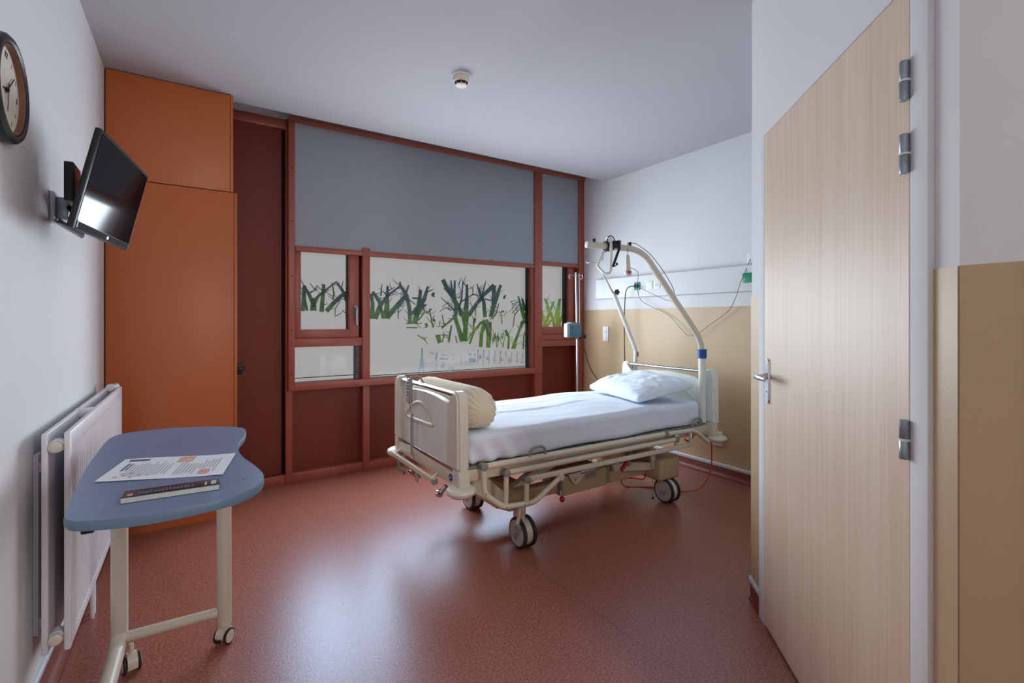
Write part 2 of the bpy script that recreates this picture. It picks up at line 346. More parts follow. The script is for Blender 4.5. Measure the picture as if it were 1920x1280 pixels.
MAIN_LOW = [[(2.066,1.33,0.0286),(2.098,1.239,0.024),(2.155,1.071,0.0354)],[(2.184,1.322,0.0533),(2.188,1.212,0.0291),(2.178,1.071,0.0355)],[(2.095,1.328,0.0112),(2.01,1.258,0.0126),(1.934,1.202,0.011)],[(2.232,1.043,0.013),(2.284,1.173,0.0147),(2.358,1.251,0.0165),(2.442,1.27,0.0249)],[(2.355,1.011,0.0263),(2.366,1.145,0.0231),(2.407,1.257,0.0331)],[(2.439,1.003,0.0316),(2.453,1.117,0.035),(2.442,1.257,0.0499)],[(2.284,1.297,0.0147),(2.272,1.173,0.0082),(2.207,1.076,0.0065)],[(2.038,1.226,0.0111),(2.007,1.067,0.0142)],[(1.962,1.145,0.0079),(1.941,1.069,0.0094)],[(2.08,1.124,0.0096),(2.098,1.057,0.008)],[(1.894,1.137,0.0312),(1.917,1.062,0.0235)],[(1.873,1.138,0.0047),(2.024,1.135,0.0048)],[(1.941,1.327,0.0063),(1.962,1.227,0.0079)],[(2.298,1.297,0.0114),(2.291,1.251,0.0082)],[(2.679,0.982,0.0188),(2.688,1.099,0.0171),(2.652,1.182,0.0102)],[(2.723,0.981,0.0103),(2.786,1.111,0.0155),(2.853,1.249,0.0261),(2.907,1.277,0.0175)],[(2.753,0.98,0.0224),(2.773,1.056,0.0155),(2.836,1.194,0.0104)],[(2.867,0.97,0.0122),(2.873,1.11,0.0105),(2.907,1.193,0.007)],[(2.803,1.526,0.0121),(2.84,1.402,0.0243),(2.89,1.288,0.0349)],[(2.853,1.5,0.0157),(2.89,1.375,0.0262)],[(2.72,1.346,0.0051),(2.803,1.409,0.0069)],[(2.707,1.476,0.0043),(2.77,1.387,0.0052),(2.82,1.443,0.0052)],[(2.745,1.442,0.0043),(2.803,1.471,0.0069)],[(2.688,1.359,0.0034),(2.745,1.415,0.0043)],[(2.737,1.208,0.0086),(2.761,1.332,0.0086),(2.811,1.388,0.0069)],[(2.639,1.168,0.0068),(2.671,1.113,0.0102)],[(1.695,1.141,0.0061),(1.767,1.093,0.0061),(1.793,1.055,0.0039)],[(1.78,1.215,0.0077),(1.754,1.203,0.0023)],[(1.773,1.238,0.0123),(1.793,1.215,0.0123)],[(1.806,1.351,0.0139),(1.817,1.368,0.0062)],[(1.846,1.277,0.0109),(1.86,1.289,0.0062)],[(1.853,1.207,0.0078),(1.83,1.277,0.0062),(1.82,1.351,0.0039)],[(1.907,1.215,0.0047),(1.921,1.277,0.0039)],[(2.525,1.092,0.0059),(2.518,1.135,0.0034)],[(2.502,1.061,0.0059),(2.531,1.142,0.0034)],[(2.598,1.078,0.0059),(2.601,1.128,0.0034)],[(2.517,1.092,0.0059),(2.497,1.181,0.0033)],[(2.607,1.016,0.0059),(2.628,1.061,0.0034)],[(2.536,1.037,0.0059),(2.552,1.122,0.0034)],[(2.614,1.092,0.0059),(2.622,1.166,0.0034)],[(2.562,1.083,0.0059),(2.561,1.122,0.0034)],[(2.622,1.009,0.0059),(2.625,1.061,0.0034)],[(2.618,1.04,0.0059),(2.645,1.125,0.0034)],[(2.563,1.058,0.0059),(2.57,1.118,0.0034)],[(2.515,1.071,0.0059),(2.537,1.106,0.0034)],[(2.5,1.038,0.0059),(2.485,1.104,0.0033)],[(2.558,1.066,0.0059),(2.592,1.111,0.0034)],[(2.55,1.081,0.0059),(2.559,1.131,0.0034)],[(2.542,1.024,0.0059),(2.529,1.091,0.0034)],[(2.618,1.09,0.0059),(2.587,1.138,0.0034)],[(2.598,1.036,0.0059),(2.58,1.09,0.0034)],[(2.517,1.055,0.0059),(2.486,1.131,0.0033)],[(2.616,1.0,0.0059),(2.633,1.092,0.0034)],[(2.496,1.073,0.0059),(2.528,1.153,0.0034)],[(2.549,1.003,0.0059),(2.558,1.086,0.0034)],[(2.533,1.082,0.0059),(2.529,1.124,0.0034)],[(2.545,1.001,0.0059),(2.534,1.036,0.0034)],[(2.499,1.085,0.0059),(2.519,1.14,0.0034)],[(2.533,1.092,0.0059),(2.566,1.151,0.0034)]]
MAIN_BLUE = [[(1.708,0.783,0.0137),(1.734,0.898,0.0168),(1.741,1.02,0.0092)],[(1.756,0.786,0.0123),(1.741,0.922,0.0138)],[(1.689,0.784,0.0061),(1.712,0.838,0.0076)],[(1.873,0.792,0.0078),(1.887,0.978,0.0078)],[(1.806,0.981,0.0039),(1.887,0.953,0.0047),(1.833,0.868,0.0039)],[(1.914,0.914,0.0109),(1.962,0.912,0.011)],[(1.934,0.951,0.0047),(1.983,0.949,0.0047)],[(1.969,0.906,0.0079),(1.996,0.908,0.0079)],[(1.985,0.788,0.011),(2.01,0.822,0.0079),(2.045,0.822,0.0079),(2.066,0.785,0.0111)],[(2.188,0.838,0.0048),(2.195,0.889,0.0048)],[(2.138,0.853,0.0048),(2.145,0.93,0.0032)],[(2.225,0.888,0.0324),(2.301,0.882,0.0245)],[(2.23,0.933,0.0243),(2.242,0.952,0.0162)],[(2.284,0.924,0.0163),(2.298,0.95,0.0114)],[(2.21,0.847,0.0024),(2.298,0.843,0.0025)],[(1.941,0.825,0.0235),(1.955,0.875,0.011)],[(2.045,0.94,0.0032),(2.08,0.939,0.0032)],[(2.049,0.906,0.0032),(2.08,0.902,0.0032)],[(2.349,0.893,0.0181),(2.349,0.916,0.0099),(2.349,0.937,0.0049)],[(2.328,0.912,0.0033),(2.37,0.91,0.0033)],[(2.431,0.881,0.0183),(2.431,0.905,0.01),(2.431,0.926,0.005)],[(2.41,0.901,0.0033),(2.453,0.899,0.0033)],[(2.512,0.869,0.0184),(2.512,0.894,0.0101),(2.512,0.915,0.005)],[(2.49,0.889,0.0033),(2.534,0.887,0.0034)],[(2.599,0.857,0.0186),(2.599,0.882,0.0102),(2.599,0.903,0.0051)],[(2.577,0.877,0.0034),(2.621,0.875,0.0034)],[(2.691,0.845,0.0188),(2.691,0.87,0.0103),(2.691,0.891,0.0051)],[(2.668,0.865,0.0034),(2.714,0.863,0.0034)],[(2.79,0.832,0.019),(2.79,0.857,0.0104),(2.79,0.879,0.0052)],[(2.766,0.852,0.0034),(2.813,0.85,0.0035)],[(2.853,0.82,0.0191),(2.853,0.846,0.0104),(2.853,0.868,0.0052)],[(2.83,0.841,0.0035),(2.877,0.839,0.0035)],[(2.328,0.988,0.0074),(2.319,0.825,0.0057)],[(2.392,0.982,0.0074),(2.383,0.825,0.0058)],[(2.456,0.976,0.0075),(2.447,0.826,0.0058)],[(2.521,0.97,0.0075),(2.512,0.827,0.0059)],[(2.588,0.963,0.0076),(2.578,0.827,0.0059)],[(2.655,0.957,0.0077),(2.645,0.828,0.006)],[(2.723,0.95,0.0077),(2.714,0.829,0.006)],[(2.793,0.944,0.0078),(2.783,0.829,0.006)],[(2.863,0.937,0.0078),(2.853,0.83,0.0061)]]
NARROW = [[(3.14,1.202,0.0305),(3.203,1.335,0.0235),(3.276,1.484,0.0127)],[(3.203,1.393,0.0271),(3.153,1.513,0.0144)],[(3.286,1.201,0.0273),(3.24,1.335,0.0218),(3.176,1.428,0.027)],[(3.341,1.201,0.0421),(3.317,1.335,0.0402),(3.355,1.512,0.0202)],[(3.36,1.262,0.022),(3.411,1.38,0.0184),(3.43,1.454,0.0129)],[(3.113,1.377,0.0143),(3.153,1.205,0.0108)],[(3.176,1.202,0.0144),(3.221,1.263,0.0181),(3.295,1.306,0.0091)],[(3.24,1.48,0.0073),(3.295,1.394,0.0091)],[(3.104,1.277,0.0143),(3.158,1.32,0.009)],[(3.398,1.2,0.0092),(3.426,1.277,0.0129)],[(3.37,1.512,0.0073),(3.351,1.453,0.0092)],[(3.131,1.506,0.0054),(3.203,1.45,0.0072)]]
# ------------------------------------------------------------------ the room
H = 2.735; LX = -.445; RX = 3.6; FY = 4.12; BY = -1.6
struct(bxo('floor', 'floor', None, LX-.1, RX+.1, BY-.1, 4.3, -.1, 0))
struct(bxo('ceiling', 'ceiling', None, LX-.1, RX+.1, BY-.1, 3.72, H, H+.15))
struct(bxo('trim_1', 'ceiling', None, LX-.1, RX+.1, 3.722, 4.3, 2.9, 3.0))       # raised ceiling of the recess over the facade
struct(bxo('trim_6', 'white_wall', None, LX, RX, 4.13, 4.3, 2.848, 2.9))
struct(bxo('trim_7', 'white_wall', None, LX, .592, 4.13, 4.3, 2.837, 2.848))
struct(bxo('wall_left', 'white_wall', None, LX-.1, LX, BY, 4.3, 0, H+.1))
struct(bxo('wall_right', 'white_wall', None, RX, RX+.1, 1.2, 4.3, 0, H+.16))
struct(bxo('wall_back', 'white_wall', None, LX, 1.4, BY-.1, BY, 0, H))
bm = B(); P = [(1.29, .3236), (2.136, 1.2575), (RX, 1.2575), (RX, BY), (1.29, BY)]
prism(bm, P, lambda x, y: (x, y, 0), lambda x, y: (x, y, H)); struct(obj('wall_bathroom', bm, 'white_wall', None))
# tan vinyl wall covering up to 1.39 m
WT = 1.387
bm = B(); box(bm, RX-.004, RX, 1.26, 4.111, .09, WT)
struct(obj('trim_2', bm, 'tan', None))
DD = V((.6711, .7414, 0)); DN = V((-.7414, .6711, 0)); P0 = V((1.29, .3236, 0))
def dw(s, n, z): return P0+DD*s+DN*n+V((0, 0, z))          # s along the oblique door wall, n out of it
SL = (V((2.136, 1.2575, 0))-P0).length
def dbox(bm, s0, s1, n0, n1, z0, z1, bev=0):
    vs = box(bm, s0, s1, n0, n1, z0, z1, bev)
    for v in vs: v.co = dw(*v.co)
FS0, FS1 = .0696, SL-.1387                                     # door frame limits along the wall
bm = B(); dbox(bm, 0, FS0, 0, .004, .09, WT); dbox(bm, FS1, SL, 0, .004, .09, WT)
struct(obj('trim_3', bm, 'tan', None))
bm = B(); box(bm, 1.286, 1.29, BY, .322, .09, WT); struct(obj('trim_4', bm, 'tan', None))
bm = B(); box(bm, 1.2848, 1.286, .223, .225, .09, WT); struct(obj('trim_5', bm, 'tan_metal', None))   # joint of the covering

def skirting(name, a, b, nrm, cove=.042):
    """coved vinyl skirting from a to b on the floor, with a pale capping strip"""
    a, b, n = V(a), V(b), V(nrm).normalized(); bm = B()
    prof = [(0, 0), (cove, 0), (cove*.48, .006), (cove*.2, .018), (.005, .034), (.004, .082), (0, .082)]
    prism(bm, prof, lambda d, z: a+n*d+V((0, 0, z)), lambda d, z: b+n*d+V((0, 0, z)))
    o = struct(obj(name, bm, 'vinyl_red', None))
    bm = B(); prof = [(0, .078), (.008, .078), (.012, .086), (.012, .1), (.006, .106), (0, .106)]
    prism(bm, prof, lambda d, z: a+n*d+V((0, 0, z)), lambda d, z: b+n*d+V((0, 0, z)))
    obj('capping_strip', bm, 'strip', o)
skirting('baseboard_right', (RX-.003, 1.26, 0), (RX-.003, 4.1, 0), (-1, 0, 0))
skirting('baseboard_left', (LX, BY, 0), (LX, 3.6, 0), (1, 0, 0))
skirting('baseboard_bathroom', tuple(dw(FS1+.001, .003, 0)), tuple(dw(SL, .003, 0)), DN, .014)
skirting('baseboard_entrance', (1.287, BY, 0), (1.287, .31, 0), (-1, 0, 0))

# ------------------------------------------------------------------ facade of brick red metal
fac = sempty('wall_window', (0, 0, 0))
bxo('backing_panel', 'dark_red', fac, LX, RX, 4.24, 4.3, 0, 2.84)
bm = B(); box(bm, .58, 3.6, FY, 4.19, 0, .075, .002); box(bm, .22, .6, FY, 4.19, 0, .07, .002); obj('base_rail', bm, 'brick_red', fac)
for x0, x1 in ((.63, 1.18), (1.237, 2.972), (3.066, 3.6)):
    bxo('spandrel_panel', 'dark_red', fac, x0, x1, 4.18, 4.2, .07, .76 if x0 < 3 else 1.05)
for x0, x1, z1 in ((.582, .631, 2.84), (1.18, 1.237, .76), (2.972, 3.066, 2.84)):
    bxo('post', 'brick_red', fac, x0, x1, 4.112, 4.2, 0.0, z1, bev=.003)
bxo('post', 'brick_red', fac, 3.566, RX, 4.112, 4.2, 0, 2.84)
bm = B(); box(bm, .593, 3.6, 4.03, 4.2, 2.812, 2.846, .004); obj('head_rail', bm, 'brick_red', fac)
# blind guides with bolts
for x0, x1, z0 in ((.593, .639, .728), (2.926, 3.022, .728), (3.526, 3.6, 0.002)):
    g = bxo('blind_guide', 'brick_red', fac, x0, x1, 4.05, 4.112, z0, 2.812, bev=.003)
    xs = ((x0+x1)/2,)
    for z in (2.45, 2.04, 1.62, 1.2, .86) if x0 < 2.9 else (2.52, 2.1, 1.7, 1.35, 1.0):
        bm = B(); lathe(bm, [(.006, 0), (.006, .002), (.003, .003), (0, .003)], (x0+(x1-x0)*.5, 4.05, z), (0, -1, 0), 10); obj('bolt', bm, 'black', g)
# sill rail under the big windows
bm = B(); box(bm, .639, 2.926, 4.05, 4.2, .728, .785, .003); obj('sill_rail', bm, 'brick_red', fac)
bm = B(); box(bm, 3.022, 3.53, 4.05, 4.2, 1.0, 1.062, .003); obj('sill_rail', bm, 'brick_red', fac)

def twigs(lines, seed, n=3):
    """thin side shoots growing off the cut-out branches"""
    rn = random.Random(seed); out = []
    for ln in lines:
        L_ = sum(math.hypot(b[0]-a[0], b[1]-a[1]) for a, b in zip(ln, ln[1:]))
        if L_ < .12: continue
        for k in range(max(1, int(n*L_/.25))):
            i = rn.randrange(len(ln)-1); a, b = ln[i], ln[i+1]; t = rn.random()
            x, z = a[0]+(b[0]-a[0])*t, a[1]+(b[1]-a[1])*t
            an = math.atan2(abs(b[1]-a[1])+.02, b[0]-a[0])+rn.choice((-1, 1))*rn.uniform(.5, 1.1); l = rn.uniform(.04, .11)
            x1, z1 = x+l*.55*math.cos(an), z+l*.55*math.sin(an); an += rn.uniform(-.4, .4)
            out.append([(x, z, .0042), (x1, z1, .003), (x1+l*.45*math.cos(an), z1+l*.45*math.sin(an), .0015)])
    return out
def window(name, x0, x1, z0, z1, prints, gy=4.175):
    """fixed pane with frosted film behind it"""
    w = sempty(name, ((x0+x1)/2, gy, z0))
    p = bxo('pane', 'glass', w, x0, x1, gy-.006, gy-.002, z0, z1)
    bxo('frosted_film', 'film', w, x0, x1, gy+.004, gy+.007, z0, z1)
    for nm, lines, m in prints:
        bm = B()
        lines = [[(x, z, w_*.82) for x, z, w_ in ln] for ln in lines]
        for ln in lines+(twigs(lines, len(lines), 4.5) if 'tree' in nm else []): ribbon(bm, ln, gy+.0022)
        for v in bm.verts:
            v.co.x = min(max(v.co.x, x0+.001), x1-.001); v.co.z = min(max(v.co.z, z0+.001), z1-.001)
        obj(nm, bm, m, w)
    return w
w1 = window('window_1', .66, 1.075, 1.19, 1.84, [('tree_cutout', CASEMENT, 'leaf_green')])
bm = B()                                                     # opening sash
box(bm, .641, .688, 4.085, 4.19, 1.132, 1.9, .003); box(bm, 1.061, 1.14, 4.085, 4.19, 1.132, 1.9, .003); box(bm, .688, 1.061, 4.085, 4.19, 1.132, 1.202, .003)
obj('sash', bm, 'brick_red', w1)
bxo('gasket', 'black', w1, 1.052, 1.062, 4.15, 4.17, 1.2, 1.84)
hd = bxo('handle_plate', 'zinc', w1, 1.098, 1.122, 4.073, 4.085, 1.31, 1.4, bev=.004)
bm = B(); tube(bm, [(1.11, 4.075, 1.375), (1.11, 4.05, 1.375)], .009); box(bm, 1.1, 1.12, 4.036, 4.052, 1.235, 1.388, .006); obj('lever', bm, 'zinc', hd)
w2 = window('window_2', .639, 1.19, .785, 1.066, [])
bm = B(); box(bm, .639, 1.16, 4.06, 4.2, 1.066, 1.132, .003); obj('transom', bm, 'brick_red', w2)
bxo('gasket', 'black', w2, 1.115, 1.124, 4.14, 4.168, .785, 1.066)
bxo('stone_reveal', 'concrete', w2, 1.124, 1.165, 4.15, 4.168, .785, 1.066)
bm = B(); box(bm, .639, 1.115, 4.16, 4.168, .812, .818); obj('lower_gasket', bm, 'black', w2)
w3 = window('window_3', 1.2, 2.95, .775, 1.87, [('tree_cutout', MAIN_DARK+MAIN_LEFT, 'leaf_dark'), ('tree_cutout', MAIN_LOW, 'leaf_green'), ('railing_cutout', MAIN_BLUE, 'sky_blue')])
bm = B(); box(bm, 1.159, 1.222, 4.05, 4.2, .785, 1.88, .003); obj('mullion', bm, 'brick_red', w3)
bm = B(); box(bm, 1.222, 2.87, 4.16, 4.168, .795, .8); obj('lower_gasket', bm, 'black', w3)
bm = B(); box(bm, 2.885, 2.896, 4.13, 4.168, .785, 1.85); obj('gasket', bm, 'black', w3)
bm = B(); box(bm, 2.896, 2.93, 4.07, 4.168, .785, 1.85); obj('jamb', bm, 'brick_red', w3)
w4 = window('window_4', 3.03, 3.44, 1.18, 1.9, [('tree_cutout', NARROW, 'leaf_bright')])
bm = B(); box(bm, 3.022, 3.5, 4.085, 4.19, 1.125, 1.205, .003); box(bm, 3.4, 3.47, 4.085, 4.19, 1.2, 1.9, .003); box(bm, 3.022, 3.036, 4.085, 4.19, 1.2, 1.9, .003)
obj('sash', bm, 'brick_red', w4)
bxo('transom', 'brick_red', w4, 3.022, 3.53, 4.07, 4.2, 1.06, 1.125, bev=.003)
bxo('gasket', 'black', w4, 3.382, 3.402, 4.12, 4.17, 1.2, 1.9)
bxo('jamb', 'dark_red', w4, 3.47, 3.53, 4.1, 4.2, 1.12, 1.9)

def blind(x0, x1, z0, z1, label):
    t = thing('roller_blind', label, 'blind', ((x0+x1)/2, 4.07, z0), 'grey roller blinds')
    bxo('fabric', 'blind', t, x0+.002, x1-.002, 4.068, 4.0705, z0+.04, z1)
    b = bxo('bottom_bar', 'brick_red', t, x0+.003, x1-.003, 4.056, 4.082, z0, z0+.043, bev=.006)
    bm = B(); box(bm, x1-.02, x1-.006, 4.053, 4.058, z0+.01, z0+.02, .002); obj('end_clip', bm, 'aluminium', b)
blind(.639, 2.926, 1.812, 2.812, 'wide blue-grey roller blind half lowered over the large window')
blind(3.022, 3.526, 1.85, 2.812, 'narrow blue-grey roller blind over the slim window by the bed wall')

# dark red panel door beside the wardrobe
d2 = sempty('door_2', (.4, 4.17, 0))
bxo('leaf', 'dark_red', d2, .2, .558, 4.165, 4.2, .075, 2.762)
bxo('frame', 'brick_red', d2, .2, .592, 4.11, 4.2, 2.76, 2.835, bev=.003)
bxo('shadow_gap', 'gap', d2, .558, .581, 4.19, 4.2, .075, 2.79)  # dark strip painting the shade beside the leaf
h = bxo('handle_plate', 'black', d2, .252, .29, 4.155, 4.165, .87, .95, bev=.004)
bm = B(); tube(bm, [(.27, 4.157, .915), (.27, 4.11, .915)], .01); box(bm, .255, .3, 4.095, 4.115, .9, .93, .006); obj('lever', bm, 'black', h)

# oak door in the oblique wall
d1 = sempty('door_1', tuple(dw((FS0+FS1)/2, 0, 0)))
LS0, LS1 = .1308, SL-.2067
bm = B(); dbox(bm, FS0, LS0-.002, 0, .015, 0, 2.1, .002); dbox(bm, LS1+.002, FS1, 0, .015, 0, 2.056, .002); dbox(bm, FS0+.001, FS1-.001, 0, .0145, 2.049, 2.056, .001)
obj('frame', bm, 'white_wall', d1)
bm = B(); dbox(bm, LS0-.004, LS1+.004, .0005, .004, .0, 2.051); obj('rebate_shade', bm, 'gap', d1)  # dark sheet painting the shade in the joint around the leaf
bm = B(); box(bm, 0, LS1-LS0, 0, .014, .012, 2.046, .0015)
bmesh.ops.recalc_face_normals(bm, faces=bm.faces)
me = bpy.data.meshes.new('leaf'); bm.to_mesh(me); bm.free(); me.materials.append(M['oak'])
leaf = bpy.data.objects.new('leaf', me); C.objects.link(leaf); leaf.parent = d1
leaf.location = dw(LS0, .001, 0)-d1.location; leaf.rotation_euler = (0, 0, math.atan2(DD.y, DD.x))
for z in (.958, 1.614, 1.782):
    bm = B(); o = dw(LS0+.004, .022, z)
    lathe(bm, [(.0098, 0), (.0105, .002), (.0105, .041), (.0098, .042)], o, (0, 0, 1), 20); lathe(bm, [(.0098, .047), (.0105, .048), (.0105, .088), (.009, .09)], o, (0, 0, 1), 20)
    hg = obj('hinge', bm, 'zinc', d1)
    bm = B(); lathe(bm, [(.0115, .042), (.0115, .047)], o, (0, 0, 1), 20); obj('ring', bm, 'white_plastic', hg)
hs = SL-.252
bm = B()
poly = []
for k in range(13): a = math.pi*k/12; poly.append((.017*math.cos(a), 1.103+.017*math.sin(a)))
for k in range(13): a = math.pi*(1+k/12); poly.append((.017*math.cos(a), .953+.017*math.sin(a)))
prism(bm, poly, lambda s, z: dw(hs+s, .0145, z), lambda s, z: dw(hs+s*.85, .022, z))
hp = obj('handle_plate', bm, 'chrome', d1)
bm = B(); lathe(bm, [(.013, 0), (.013, .008), (.009, .012), (.009, .05)], dw(hs, .022, 1.048), DN, 18)
tube(bm, [dw(hs+.004, .066, 1.048), dw(hs-.03, .071, 1.05), dw(hs-.075, .071, 1.05), dw(hs-.115, .067, 1.048)], [.011, .0115, .0115, .009], seg=14, flat=.75); obj('lever', bm, 'chrome', hp)
bm = B(); lathe(bm, [(.004, 0), (.004, .0012)], dw(hs, .0216, .985), DN, 10); obj('keyhole', bm, 'black', hp)
# ------------------------------------------------------------------ wardrobe
wd = thing('wardrobe', 'tall terracotta orange wardrobe in the corner beside the dark red panel', 'wardrobe', (-.11, 3.9, 0))
bxo('carcass', 'orange_dark', wd, -.437, .2, 3.634, 4.235, .1, 2.73)
bxo('plinth', 'orange', wd, -.437, .2, 3.64, 4.1, 0, .1)
bxo('upper_door', 'orange', wd, -.438, .182, 3.612, 3.632, 2.106, 2.728, bev=.0015)
bxo('side_panel', 'orange', wd, .184, .2, 3.612, 4.1, 2.104, 2.728, bev=.0015)
bxo('lower_door', 'orange', wd, -.438, .203, 3.608, 3.63, .1, 2.1, bev=.0015)
bxo('side_panel', 'orange', wd, .205, .222, 3.608, 4.1, .1, 2.1, bev=.0015)
bxo('gap_shade_strip', 'gap', wd, LX+.001, -.439, 3.64, 3.66, 0, 2.73)  # dark strip painting the shade between wardrobe and wall

# ------------------------------------------------------------------ radiator
rd = thing('panel_radiator', 'white ribbed double panel radiator hung on the left wall', 'radiator', (-.38, 2.73, .2))
Y0, Y1, Z0, Z1 = 2.085, 3.37, .215, .918
def ribbed(xf, s):
    bm = B(); n = 40; pitch = (Y1-Y0-.05)/n; poly = []
    for k in range(n):
        y = Y0+.025+k*pitch
        for f, d in ((0, 0), (.18, .0), (.32, -.0055), (.68, -.0055), (.82, 0)): poly.append((y+f*pitch, d))
    poly.append((Y1-.025, 0))
    fr = [bm.verts.new((xf+d*s, y, z)) for z in (Z0+.045, Z1-.05) for y, d in poly]; m = len(poly)
    for i in range(m-1): bm.faces.new((fr[i], fr[i+1], fr[m+i+1], fr[m+i]))
    box(bm, min(xf-.0152*s, xf-.0065*s), max(xf-.0152*s, xf-.0065*s), Y0+.002, Y1-.002, Z0+.003, Z1-.003)
    for z0, z1 in ((Z1-.052, Z1), (Z0, Z0+.047)): box(bm, min(xf-.0145*s, xf), max(xf-.0145*s, xf), Y0+.0015, Y1-.0015, z0, z1, .004)
    for y0, y1 in ((Y0, Y0+.026), (Y1-.026, Y1)): box(bm, min(xf-.016*s, xf+.0007*s), max(xf-.016*s, xf+.0007*s), y0, y1, Z0+.001, Z1-.001, .004)
    return bm
fp = obj('front_panel', ribbed(-.34, 1), 'radiator', rd)
bm = B()
for k in range(40):
    y = Y0+.04+k*(Y1-Y0-.08)/39; lathe(bm, [(.0055, 0), (.0045, .002), (0, .0026)], (-.3397, y, Z0+.028), (1, 0, 0), 8)
obj('spot_welds', bm, 'white_plastic', fp)
obj('back_panel', ribbed(-.409, -1), 'radiator', rd)
for y, z in ((Y0+.03, Z1-.045), (Y0+.03, Z0+.045), (Y1-.03, Z1-.045)):
    bm = B(); tube(bm, [(-.405, y, z), (-.345, y, z)], .014); lathe(bm, [(.021, -.02), (.021, .012), (.014, .02), (.014, -.034)][:2], (-.376, y-.008, z), (0, -1, 0), 16)
    c = obj('header_connection', bm, 'radiator', rd)
    bm = B(); lathe(bm, [(.018, 0), (.018, .018), (.012, .022), (.007, .022)], (-.376, y-.018, z), (0, -1, 0), 16); obj('vent_plug', bm, 'cream_plastic', c)
bm = B(); lathe(bm, [(.018, -.03), (.02, -.028), (.02, .028), (.018, .03)], (-.375, Y1-.03, Z1+.0), (.3, 1, 0), 18); vb = obj('valve_head', bm, 'white_plastic', rd)
bm = B(); box(bm, -.39, -.36, Y1-.05, Y1-.02, Z1+.012, Z1+.021, .003); obj('valve_scale', bm, 'zinc', vb)
bm = B(); tube(bm, [(-.403, Y0+.5, Z1+.001), (-.345, Y0+.5, Z1+.001)], .004); box(bm, -.407, -.343, Y0+.495, Y0+.505, Z1-.03, Z1+.003, .002); obj('spacer_clip', bm, 'white_plastic', rd)
for y in (2.725, 2.765): tbo('pipe', 'radiator', rd, [(-.375, y, .22), (-.375, y, .0)], .008)
bm = B(); box(bm, -.444, -.43, 2.16, 2.2, .25, .84, .003); box(bm, -.432, -.418, 2.17, 2.19, .27, .3); box(bm, -.432, -.418, 2.17, 2.19, .78, .81)
obj('wall_bracket', bm, 'radiator', rd)
bm = B(); box(bm, -.444, -.43, 3.2, 3.24, .25, .84, .003); box(bm, -.432, -.418, 3.21, 3.23, .27, .3); obj('wall_bracket', bm, 'zinc', rd)

# ------------------------------------------------------------------ overbed table
K = .605; TZ = .853
ot = thing('overbed_table', 'kidney-shaped slate blue table on beige tubular legs with castors', 'table', (-.06, 1.85, 0))
outl = [(-.395, 2.319), (-.42, 2.657), (-.436, 3.0), (-.438, 3.3), (-.436, 3.62), (-.415, 3.76), (-.356, 3.829), (-.24, 3.85), (-.14, 3.842), (-.03, 3.805), (.094, 3.751), (.211, 3.656), (.255, 3.58), (.263, 3.5), (.24, 3.314), (.205, 3.18), (.191, 3.052), (.192, 2.93), (.205, 2.8), (.232, 2.66), (.254, 2.5), (.25, 2.41), (.222, 2.314), (.147, 2.229), (.055, 2.194), (-.111, 2.173), (-.235, 2.193), (-.325, 2.228), (-.37, 2.26)]
pts = [V((x*K, y*K, 0)) for x, y in outl]
sm = smooth_path(pts+[pts[0]], 4)[:-1]
poly = [(p.x, p.y) for p in sm]
bm = B(); prism(bm, poly, lambda x, y: (x, y, TZ-.021), lambda x, y: (x, y, TZ))
tp = obj('tabletop', bm, 'table_blue', ot, sharp=25)
bm = B(); tube(bm, [(x, y, TZ-.0105) for x, y in poly], .0108, seg=8, closed=True, flat=.12, up=(0, 0, 1)); obj('edge_band', bm, 'table_edge', tp)
for x, y in ((-.36, 2.451), (.178, 2.443), (-.385, 3.566), (.171, 3.572)):
    bm = B(); lathe(bm, [(.005, 0), (.005, .0006), (0, .001)], (x*K, y*K, TZ), (0, 0, 1), 12); obj('screw_cover', bm, 'zinc', tp)
for x, y in ((-.2, 1.415), (.12, 1.5)):
    bm = B(); box(bm, x-.012, x+.012, y-.02, y+.02, TZ-.045, TZ-.0212, .004); obj('rail_clamp', bm, 'black', ot)
LG = ((-.232, 2.235, .115), (.092, 2.225, .075))
for x, y, z in LG: tbo('leg', 'table_leg', ot, [(x, y, z), (x, y, TZ-.022)], .0255, seg=24)
tbo('crossbar', 'table_leg', ot, [(-.21, 2.235, .128), (.07, 2.225, .128)], .019, seg=18)
bm = B(); tube(bm, fillet([(-.232, 2.24, .16), (-.235, 2.2, .105), (-.245, 1.72, .1)], .05), .024, seg=20); obj('foot', bm, 'table_leg', ot)
def castor(x, y, rot, ztop):
    bm = B(); a = R(rot); ax = V((math.cos(a), math.sin(a), 0))
    # rounded hood
    poly = [(-.028, .03)]+[(.032*math.cos(t), .036+.034*math.sin(t)) for t in [math.pi*(1-k/10) for k in range(11)]]+[(.03, .02), (.01, .018), (-.02, .022)]
    side = V((-ax.y, ax.x, 0)); o = V((x, y, 0))
    prism(bm, poly, lambda d, z: o+ax*d+side*.015+V((0, 0, z)), lambda d, z: o+ax*d-side*.015+V((0, 0, z)))
    lathe(bm, [(.008, .06), (.008, ztop)], (x, y, 0), (0, 0, 1), 12)
    c = obj('castor', bm, 'cream_plastic', ot)
    for s in (-1, 1):
        bm = B(); lathe(bm, [(.02, 0), (.029, .002), (.03, .009), (.026, .011)], o+V((0, 0, .03))+side*s*.0155, side*s, 22)
        obj('wheel', bm, 'rubber', c)
        bm = B(); lathe(bm, [(.024, .0105), (.022, .0125), (0, .013)], o+V((0, 0, .03))+side*s*.0155, side*s, 22)
        obj('hub_cap', bm, 'cream_plastic', c)
castor(-.198, 2.232, -75, .1); castor(.092, 2.225, 50, .08); castor(-.247, 1.74, 200, .085)

